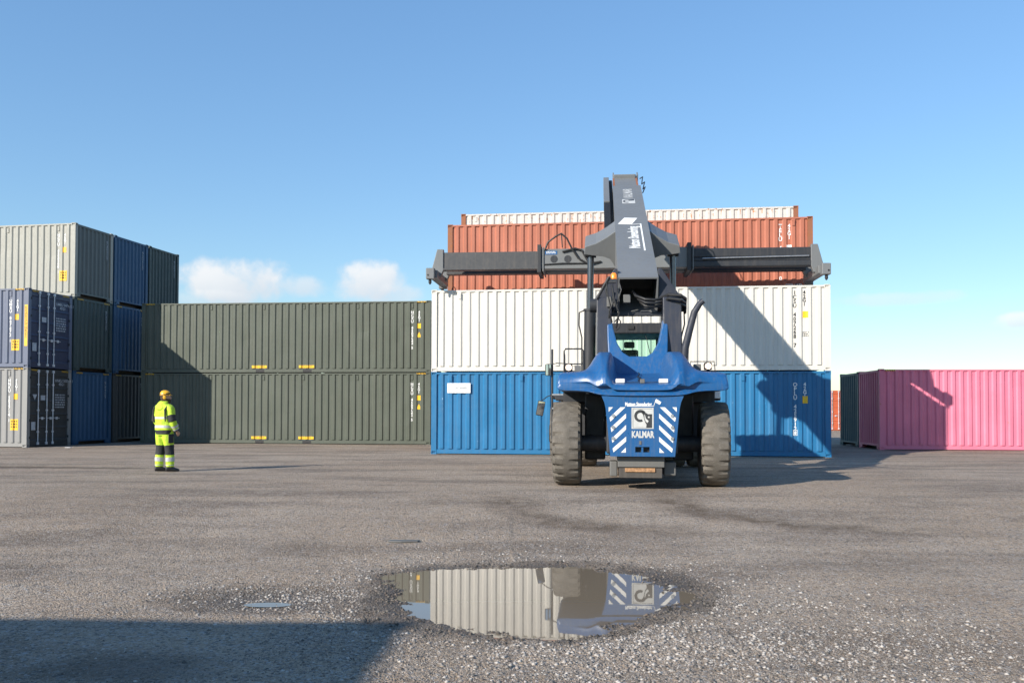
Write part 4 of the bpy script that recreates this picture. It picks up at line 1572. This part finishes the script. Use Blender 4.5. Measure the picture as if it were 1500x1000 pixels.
for sx_ in (-1, 1):
    MB().box(sx_ * 1.0, sx_ * 1.44, .55, 1.0, 1.55, 1.75).build('fender_bracket', M_DARK, rs)

# head and spreader
SPC = Vector((0.02, 11.95, 0))          # spreader centre, machine coordinates
tip = Vector(bp(0, 10.35, -.4))
hd = MB()
hd.prism([(tip.y - .35, tip.z + .35), (tip.y + .25, tip.z + .42), (SPC.y + .3, tip.z - .5), (SPC.y + .35, 6.75), (SPC.y - .35, 6.75), (tip.y - .1, tip.z - .6)], lambda u, v, q: (q, u, v), -.34, .34)
hd.build('boom_head', M_BOOM, rs, bevel=.03)
MB().tube([(0, SPC.y, 6.75), (0, SPC.y, 6.42)], .62, 28).build('rotator', M_DARK, rs, smooth=True)
y0, y1 = SPC.y - .62, SPC.y + .62
sp = MB()
for ya in (y0 - .02, y1 - .34):       # two parallel main boxes
    sp.box(-2.6, 2.05, ya, ya + .36, 5.80, 6.42)
sp.box(-.9, .9, y0 - .02, y1 + .02, 6.38, 6.46)
spr = sp.build('spreader', M_BOOM, rs, bevel=.012)
for ya in (y0, y1 - .32):             # sliding beams: left colour lighter for sun, right darker for the boom's shadow
    MB().box(-5.72, -2.4, ya + .02, ya + .30, 5.84, 6.36).box(-5.72, -2.5, ya - .015, ya + .335, 5.80, 5.86).build('sliding_beam', M_BEAM_LIT, spr, bevel=.01)
    MB().box(1.9, 5.72, ya + .02, ya + .30, 6.10, 6.38).box(1.9, 5.72, ya + .03, ya + .29, 5.98, 6.10).box(1.9, 5.72, ya - .015, ya + .335, 5.80, 5.98).build('sliding_beam', M_DARK, spr, bevel=.03)
for xf in (-2.62, 2.0):
    MB().box(xf - .06, xf + .06, y0 - .10, y1 + .10, 5.68, 6.55).build('guide_frame', M_DARK, spr, bevel=.012)
    MB().box(xf + .10, xf + .14, y0 - .06, y1 + .06, 5.72, 6.48).build('guide_frame', M_BOOM, spr, bevel=.01)
MB().tube([(2.4, y0 - .02, 6.06), (5.6, y0 - .02, 6.10)], .022, 8).build('slide_rod', M_STEEL, spr, smooth=True)
for xr in (-2.16, -1.73):             # dark discs stand for the shade inside round openings in the main box
    MB().tube([(xr, y0 - .024, 6.10), (xr, y0 - .018, 6.10)], .115, 24).build('opening', M_DARK, spr, smooth=True)
pl_ = MB().box(-2.44, -2.06, y0 - .027, y0 - .021, 6.24, 6.36).build('info_plate', M_KBLUE, spr)
print_marks('info_print', pl_, M_WHITE_INK, lambda a, b: (-2.25 + a, y0 - .029, 6.30 + b), .30, .08, 2, 6)
hz_ = MB()
hz_.tube([(-2.45, y0 - .05, 6.38), (-2.35, y0 - .08, 6.62), (-2.1, y0 - .1, 6.80), (-1.93, y0 - .1, 6.88), (-1.75, y0 - .1, 6.72), (-1.6, y0 - .1, 6.4), (-1.4, y0 - .1, 6.1), (-1.1, y0 - .1, 5.93), (-.7, y0 - .05, 6.0)], .028, 8)
hz_.tube([(-1.93, y0 - .08, 6.88), (-1.90, y0 - .06, 6.45)], .018, 8)
hz_.tube([(-1.9, y0 - .06, 6.32), (-1.5, y0 - .08, 6.42), (-1.3, y0 - .08, 6.36), (-1.1, y0 - .08, 6.0)], .03, 8)
hz_.tube([(-2.5, y0 - .04, 5.93), (-1.9, y0 - .06, 5.96), (-1.0, y0 - .04, 5.95)], .02, 8)
hz_.build('hose', M_BLACK, spr, smooth=True)
for sx_ in (-1, 1):
    xe = sx_ * 5.86
    eb_ = MB()
    # head beam across, raked arms, corner boxes
    eb_.prism([(5.66, 6.46), (5.86, 6.46), (6.02, 5.86), (6.02, 5.60), (5.74, 5.60), (5.66, 5.80)], lambda u, v, q: (sx_ * u, q, v), y0 - .02, y0 + .16)
    eb_.prism([(5.66, 6.46), (5.86, 6.46), (6.02, 5.86), (6.02, 5.60), (5.74, 5.60), (5.66, 5.80)], lambda u, v, q: (sx_ * u, q, v), y1 - .16, y1 + .02)
    x_a, x_b = sorted((sx_ * 5.78, sx_ * 6.04))
    eb_.box(x_a, x_b, SPC.y - 1.05, SPC.y + 1.05, 5.50, 5.74)
    en_ = eb_.build('end_beam', M_BOOM, spr, bevel=.015)
    for sy_ in (-1, 1):
        yc = SPC.y + sy_ * 1.13
        x_a, x_b = sorted((sx_ * 5.84, sx_ * 6.10))
        MB().box(x_a, x_b, yc - .12, yc + .12, 5.44, 5.78).build('corner_box', M_BOOM, en_, bevel=.02)
        MB().tube([(sx_ * 5.99, yc, 5.45), (sx_ * 5.99, yc, 5.34), (sx_ * 5.99, yc, 5.28)], [.045, .05, .02], 10).build('twistlock', M_DARK, en_, smooth=True)
        MB().tube([(sx_ * 6.03, yc - sy_ * .0 - .125, 5.56), (sx_ * 6.03, yc - .118, 5.56)], .03, 12).build('bolt', M_BLACK, en_, smooth=True)
    pts = [(sx_ * 5.62 + .06 * math.cos(a), SPC.y + 1.2, 5.42 + .09 * math.sin(a)) for a in [2 * math.pi * i / 14 for i in range(15)]]
    MB().tube(pts, .014, 6).build('lifting_ring', M_BLACK, en_, smooth=True)

# ------------------------------------------------------------------ worker
def fabric(name, col, rough=.8, var=.12, emit=None):
    m, k, bs = new_mat(name)
    v = coords(k)
    n = k.noise(v, 9, 4, .6)
    k.link(k.mix(k.ramp(n, .3, .7), tuple(c * (1 - var) for c in col), tuple(min(1, c * (1 + var)) for c in col)), bs.inputs['Base Color'])
    bs.inputs['Roughness'].default_value = rough
    b = k.n('ShaderNodeBump')
    b.inputs['Strength'].default_value = .6
    b.inputs['Distance'].default_value = .03
    k.link(n, b.inputs['Height'])
    k.link(b.outputs[0], bs.inputs['Normal'])
    return m


F_HV = fabric('hi_vis_yellow_cloth', (.50, .70, .045), var=.22)
F_BLK = fabric('black_cloth', (.025, .026, .028))
F_BAND = fabric('silver_reflective_tape', (.50, .50, .48), .45, .06)
F_SKIN = fabric('skin', (.46, .26, .18), .55, .05)
F_BEARD = fabric('dark_hair', (.05, .03, .02), .8)
M_HELM = plain('yellow_helmet_shell', (.80, .42, .02), .35, var=.06)
M_BOOT = plain('black_boot_leather', (.022, .022, .024), .5)

PX, PY = -7.76, 20.42
wk_ = thing('person', 'worker in yellow and black hi-vis clothing and yellow helmet, standing with back half turned', 'person', (PX, PY, -.004), 0)
FACE = R(60)                   # chest direction measured from +X towards +Y


def ring_at(c, fwd, up, rx, ry, n=16, pw=2.3):
    fwd = Vector(fwd).normalized()
    up = Vector(up).normalized()
    rt = fwd.cross(up).normalized()
    fw = up.cross(rt).normalized()
    out = []
    for i in range(n):
        a = 2 * math.pi * i / n
        ca, sa = math.cos(a), math.sin(a)
        ca = math.copysign(abs(ca) ** (2 / pw), ca)
        sa = math.copysign(abs(sa) ** (2 / pw), sa)
        out.append(Vector(c) + rt * rx * ca + fw * ry * sa)
    return out


def limb(path, n=14, fwd=(1, 0, 0)):
    """path: [(centre, half width, half depth)], returns sampler of rings"""
    P = [Vector(p[0]) for p in path]

    def at(t, grow=0.0):
        t = max(0, min(len(P) - 1.0001, t))
        i = int(t)
        f = t - i
        f2 = f * f * (3 - 2 * f) * .5 + f * .5
        c = P[i].lerp(P[i + 1], f)
        rx = path[i][1] * (1 - f2) + path[i + 1][1] * f2
        ry = path[i][2] * (1 - f2) + path[i + 1][2] * f2
        t0 = P[max(0, i - (1 if f < .5 else 0))] if f < .5 and i > 0 else P[i]
        t1 = P[min(len(P) - 1, i + 2)] if f >= .5 and i + 2 < len(P) else P[i + 1]
        return ring_at(c, fwd, (t1 - t0), rx + grow, ry + grow, n)
    return at, len(P) - 1


def tube_of(mb, at, a, b, steps, grow=0.0):
    mb.rings([at(a + (b - a) * i / steps, grow) for i in range(steps + 1)])
    return mb


cF = Vector((math.cos(FACE), math.sin(FACE), 0))
cR = Vector((math.sin(FACE), -math.cos(FACE), 0))     # the worker's right-hand side
LEGF = Vector((math.cos(R(30)), math.sin(R(30)), 0))
HEADF = Vector((math.cos(R(12)), math.sin(R(12)), 0))
hip = Vector((0, 0, .93))


def W(r, f, z):
    return cR * r + cF * f + Vector((0, 0, z))


torso, nT = limb([(W(0, .0, .80), .175, .125), (W(0, -.005, .92), .19, .135), (W(0, 0, 1.08), .185, .13), (W(0, .0, 1.26), .20, .135), (W(0, -.01, 1.40), .205, .125), (W(0, -.02, 1.475), .16, .095), (W(0, -.015, 1.53), .075, .07)], 20, cF)
legs, arms = [], []
for s in (-1, 1):
    fo = LEGF * (.05 if s > 0 else -.03)
    an = W(s * .115, 0, 0) + fo
    legs.append(limb([(W(s * .09, 0, .93), .10, .125), (W(s * .10, .0, .76) + fo * .3, .098, .11), (W(s * .105, .012, .50) + fo * .6, .078, .085), (an + Vector((0, 0, .30)), .072, .082), (an + Vector((0, 0, .10)), .068, .078)], 14, LEGF))
    sh = W(s * .20, -.02, 1.43)
    if s > 0:
        elb, wri = W(.285, -.03, 1.15), W(.27, .10, .92)
    else:
        elb, wri = W(-.285, -.02, 1.15), W(-.25, .14, .95)
    arms.append((limb([(sh - cR * s * .05, .07, .085), (sh + cR * s * .015 - Vector((0, 0, .05)), .075, .08), (sh.lerp(elb, .55), .064, .068), (elb, .056, .06), (elb.lerp(wri, .5), .053, .056), (wri, .043, .046)], 14, cF), elb, wri))


def remeshed(mb, name, mat, parent, vox=.016):
    o = mb.build(name, mat, parent)
    r = o.modifiers.new('remesh', 'REMESH')
    r.mode = 'VOXEL'
    r.voxel_size = vox
    r.use_smooth_shade = True
    s = o.modifiers.new('smooth', 'SMOOTH')
    s.factor = .5
    s.iterations = 4
    return o


# body: one continuous figure under the clothes, with face and hands
bd = MB()
tube_of(bd, torso, 0.3, nT, 12, -.025)
for at, n in legs:
    tube_of(bd, at, 0, n, 10, -.02)
for (at, n), elb, wri in arms:
    tube_of(bd, at, 0, n, 10, -.016)
hc = W(0, .02, 1.665)
HR = HEADF.cross(Vector((0, 0, 1)))


def H(r, f, z):
    return hc + HR * r + HEADF * f + Vector((0, 0, z))


bd.rings([ring_at(H(0, f, z), HEADF, (0, 0, 1), rx, ry, 16, 2.1) for f, z, rx, ry in ((-.005, -.17, .058, .062), (-.005, -.12, .058, .066), (.015, -.105, .060, .085), (.012, -.06, .069, .095), (0, 0, .076, .100), (-.005, .05, .076, .098), (-.01, .09, .06, .08), (-.01, .115, .025, .03))])
bd.tube([H(0, .095, .0), H(0, .118, -.028), H(0, .105, -.045)], [.012, .017, .012], 8)          # nose
for s in (-1, 1):
    bd.tube([H(s * .074, -.005, -.035), H(s * .084, -.012, .0), H(s * .076, -.012, .025)], [.010, .016, .010], 8)   # ears
for (lim, elb, wri), s in zip(arms, (-1, 1)):
    dn = (wri - elb).normalized()
    palm = wri + dn * .07
    side = cF if s > 0 else cF
    bd.tube([wri - dn * .02, wri + dn * .02, palm, palm + dn * .03], [.028, .03, .036, .032], 10)
    for q, L_ in zip((-.030, -.010, .010, .030), (.062, .074, .070, .054)):
        b0 = palm + dn * .02 + side * q
        k1 = b0 + dn * L_ * .5 - cR * s * .006
        k2 = k1 + dn * L_ * .35 - cR * s * .022
        bd.tube([b0, k1, k2], [.0105, .0098, .008], 7)
    t0_ = wri + dn * .03 + side * .03
    bd.tube([t0_, t0_ + side * .028 + dn * .03, t0_ + side * .030 + dn * .065], [.013, .011, .009], 7)
body = remeshed(bd, 'body', F_SKIN, wk_, .0095)
# beard and hair rim under the helmet
MB().rings([ring_at(H(0, f, z), HEADF, (0, 0, 1), rx, ry, 16, 2.1) for f, z, rx, ry in ((.03, -.128, .045, .07), (.026, -.10, .066, .087), (.022, -.06, .0715, .090), (.02, -.045, .0715, .088))]).build('beard', F_BEARD, wk_, smooth=True)
MB().rings([ring_at(H(0, f, z), HEADF, (0, 0, 1), rx, ry, 16, 2.1) for f, z, rx, ry in ((-.025, -.09, .064, .072), (-.025, -.03, .0775, .090), (-.02, .04, .079, .094))]).build('hair', F_BEARD, wk_, smooth=True)
for s in (-1, 1):
    e_ = MB().rings([ring_at(H(s * .030, .093 + q, .008), HEADF, (0, 0, 1), .011, .006, 8) for q in (0, .004)])
    e_.build('eye', M_BLACK, wk_)
MB().tube([H(-.022, .103, -.072), H(0, .108, -.071), H(.022, .103, -.072)], .0045, 6).build('mouth', F_BEARD, wk_)
# jacket
jk = MB()
tube_of(jk, torso, 1.02, nT - .35, 14, .034)
for (at, n), e, w2 in arms:
    tube_of(jk, at, 0, n - .05, 12, .016)
jacket = remeshed(jk, 'jacket', F_HV, wk_, .014)
hd_ = MB()
hd_.rings([ring_at(W(0, f, z), cF, (0, -.25, 1), rx, ry, 16) for f, z, rx, ry in ((-.135, 1.36, .06, .03), (-.135, 1.39, .115, .06), (-.11, 1.45, .135, .09), (-.06, 1.51, .125, .105), (-.03, 1.565, .10, .095), (-.025, 1.575, .08, .078))])
hd_.build('hood', F_HV, jacket, smooth=True, subsurf=1)


def bandof(name, at, a, b, grow, mat, parent, steps=3):
    m = MB()
    m.rings([at(a + (b - a) * i / steps, grow) for i in range(steps + 1)], cap=False)
    # inner skin so that the band has thickness
    m.rings([at(a + (b - a) * i / steps, grow - .006) for i in range(steps + 1)], cap=False)
    return m.build(name, mat, parent, smooth=True)


bandof('reflective_band', torso, 2.55, 2.82, .039, F_BAND, jacket)
bandof('reflective_band', torso, 1.35, 1.70, .039, F_BAND, jacket)
for (lim, e, w2) in arms:
    at, n = lim
    bandof('black_sleeve_panel', at, 2.2, 3.25, .021, F_BLK, jacket, 5)
    bandof('reflective_band', at, 3.95, 4.35, .022, F_BAND, jacket)
    bandof('reflective_band', at, 4.6, 4.8, .022, F_BAND, jacket)
    bandof('black_cuff', at, 4.82, 4.99, .019, F_BLK, jacket)
m_ = MB()
for (lim, e, w2), s in zip(arms, (-1, 1)):
    m_ = MB()
    a_, b_ = W(s * .165, -.142, 1.33), W(s * .19, -.10, 1.44)
    m_.tube([W(s * .19, -.14, 1.12), W(s * .195, -.15, 1.25), W(s * .19, -.15, 1.38), W(s * .185, -.09, 1.46)], [.012, .02, .022, .015], 8)
    m_.build('black_side_panel', F_BLK, jacket, smooth=True)
# trousers
tr = MB()
tube_of(tr, torso, 0.1, 1.25, 6, .012)
for at, n in legs:
    tube_of(tr, at, 0, n - .05, 14, .010)
trousers = remeshed(tr, 'trousers', F_HV, wk_, .014)
bandof('black_waist_panel', torso, .35, 1.15, .024, F_BLK, trousers, 4)
for at, n in legs:
    bandof('black_knee_panel', at, 1.65, 2.62, .015, F_BLK, trousers, 6)
    bandof('reflective_band', at, 2.90, 3.35, .016, F_BAND, trousers)
    bandof('reflective_band', at, 3.72, 3.80, .016, F_BAND, trousers)
pk = legs[1][0]
MB().rings([[p + cR * .012 for p in ring_at(W(.205, .0, z), cF, (0, 0, 1), .02, .07, 10)] for z in (.64, .72, .84)]).build('black_thigh_pocket', F_BLK, trousers, smooth=True)
for s, (at, n) in zip((-1, 1), legs):
    c = Vector(W(s * .115, 0, 0)) + LEGF * (.05 if s > 0 else -.03)
    bt_ = MB()
    SR = LEGF.cross(Vector((0, 0, 1)))
    secs = [(-.10, .035, .010, .10), (-.075, .044, .006, .17), (-.01, .047, .005, .175), (.05, .048, .005, .115), (.12, .052, .005, .085), (.175, .046, .005, .07), (.205, .022, .012, .05)]
    bt_.rings([[c + LEGF * f + SR * (a * hw_) + Vector((0, 0, z)) for a, z in ((-1, z0), (1, z0), (1.02, (z0 + z1) * .5), (.75, z1), (-.75, z1), (-1.02, (z0 + z1) * .5))] for f, hw_, z0, z1 in secs])
    bt_.build('boot', M_BOOT, wk_, smooth=True, subsurf=1)
# helmet with ear defenders and raised visor
hl = MB()
hl.rings([ring_at(H(0, f, z), HEADF, (0, 0, 1), rx, ry, 20, 2.1) for f, z, rx, ry in ((-.005, .035, .098, .122), (-.005, .05, .097, .120), (-.008, .095, .088, .110), (-.012, .13, .062, .08), (-.014, .148, .025, .035), (-.014, .15, .005, .007))])
helm = hl.build('helmet', M_HELM, wk_, smooth=True)
MB().rings([ring_at(H(0, .10 + f, z), HEADF, (0, 0, 1), rx, .035, 12) for f, z, rx in ((0, .032, .075), (.0, .044, .075))]).build('helmet_peak', M_HELM, helm, smooth=True)
MB().rings([ring_at(H(0, -.005, z), HEADF, (0, 0, 1), .1005, .1245, 20, 2.1) for z in (.048, .062)], cap=False).build('helmet_band', M_BLACK, helm, smooth=True)
for s in (-1, 1):
    MB().rings([ring_at(H(s * q, -.01, -.012), HR, HEADF, rx, ry, 14) if False else [H(s * q, -.012 + .034 * r_ * math.cos(a), -.01 + .044 * r_ * math.sin(a)) for a in [2 * math.pi * i / 14 for i in range(14)]] for q, r_ in ((.078, .9), (.09, 1.05), (.112, .9), (.118, .5))]).build('ear_defender', M_HELM, helm, smooth=True)
    MB().tube([H(s * .098, -.01, .03), H(s * .105, -.01, .06)], .006, 6).build('ear_defender_arm', M_BLACK, helm)
MB().tube([H(-.095, .02, .07), H(-.06, .10, .085), H(0, .128, .088), H(.06, .10, .085), H(.095, .02, .07)], .010, 7).build('visor', M_BLACK, helm, smooth=True)

# ------------------------------------------------------------------ small litter on the ground
sc_ = MB().prism([(-.17, -.03), (.0, -.045), (.19, -.02), (.21, .02), (.05, .035), (-.15, .03)], lambda u, v, q: (-1.32 + u, 11.05 + v * 1.8, q - .207), .0, .018).build('flat_scrap', M_WEIGHT, bevel=.003)
tag(sc_, 'flat grey scrap lying on the open gravel beyond the puddle', 'scrap')
pp_ = MB().prism([(-.10, -.06), (.09, -.08), (.12, .05), (-.05, .08)], lambda u, v, q: (-16.0 + u, 33.0 + v, q + .05 * abs(u)), .0, .012).build('paper_scrap', M_SIGNWHITE)
tag(pp_, 'white paper scrap on the ground by the dark container doors', 'litter')
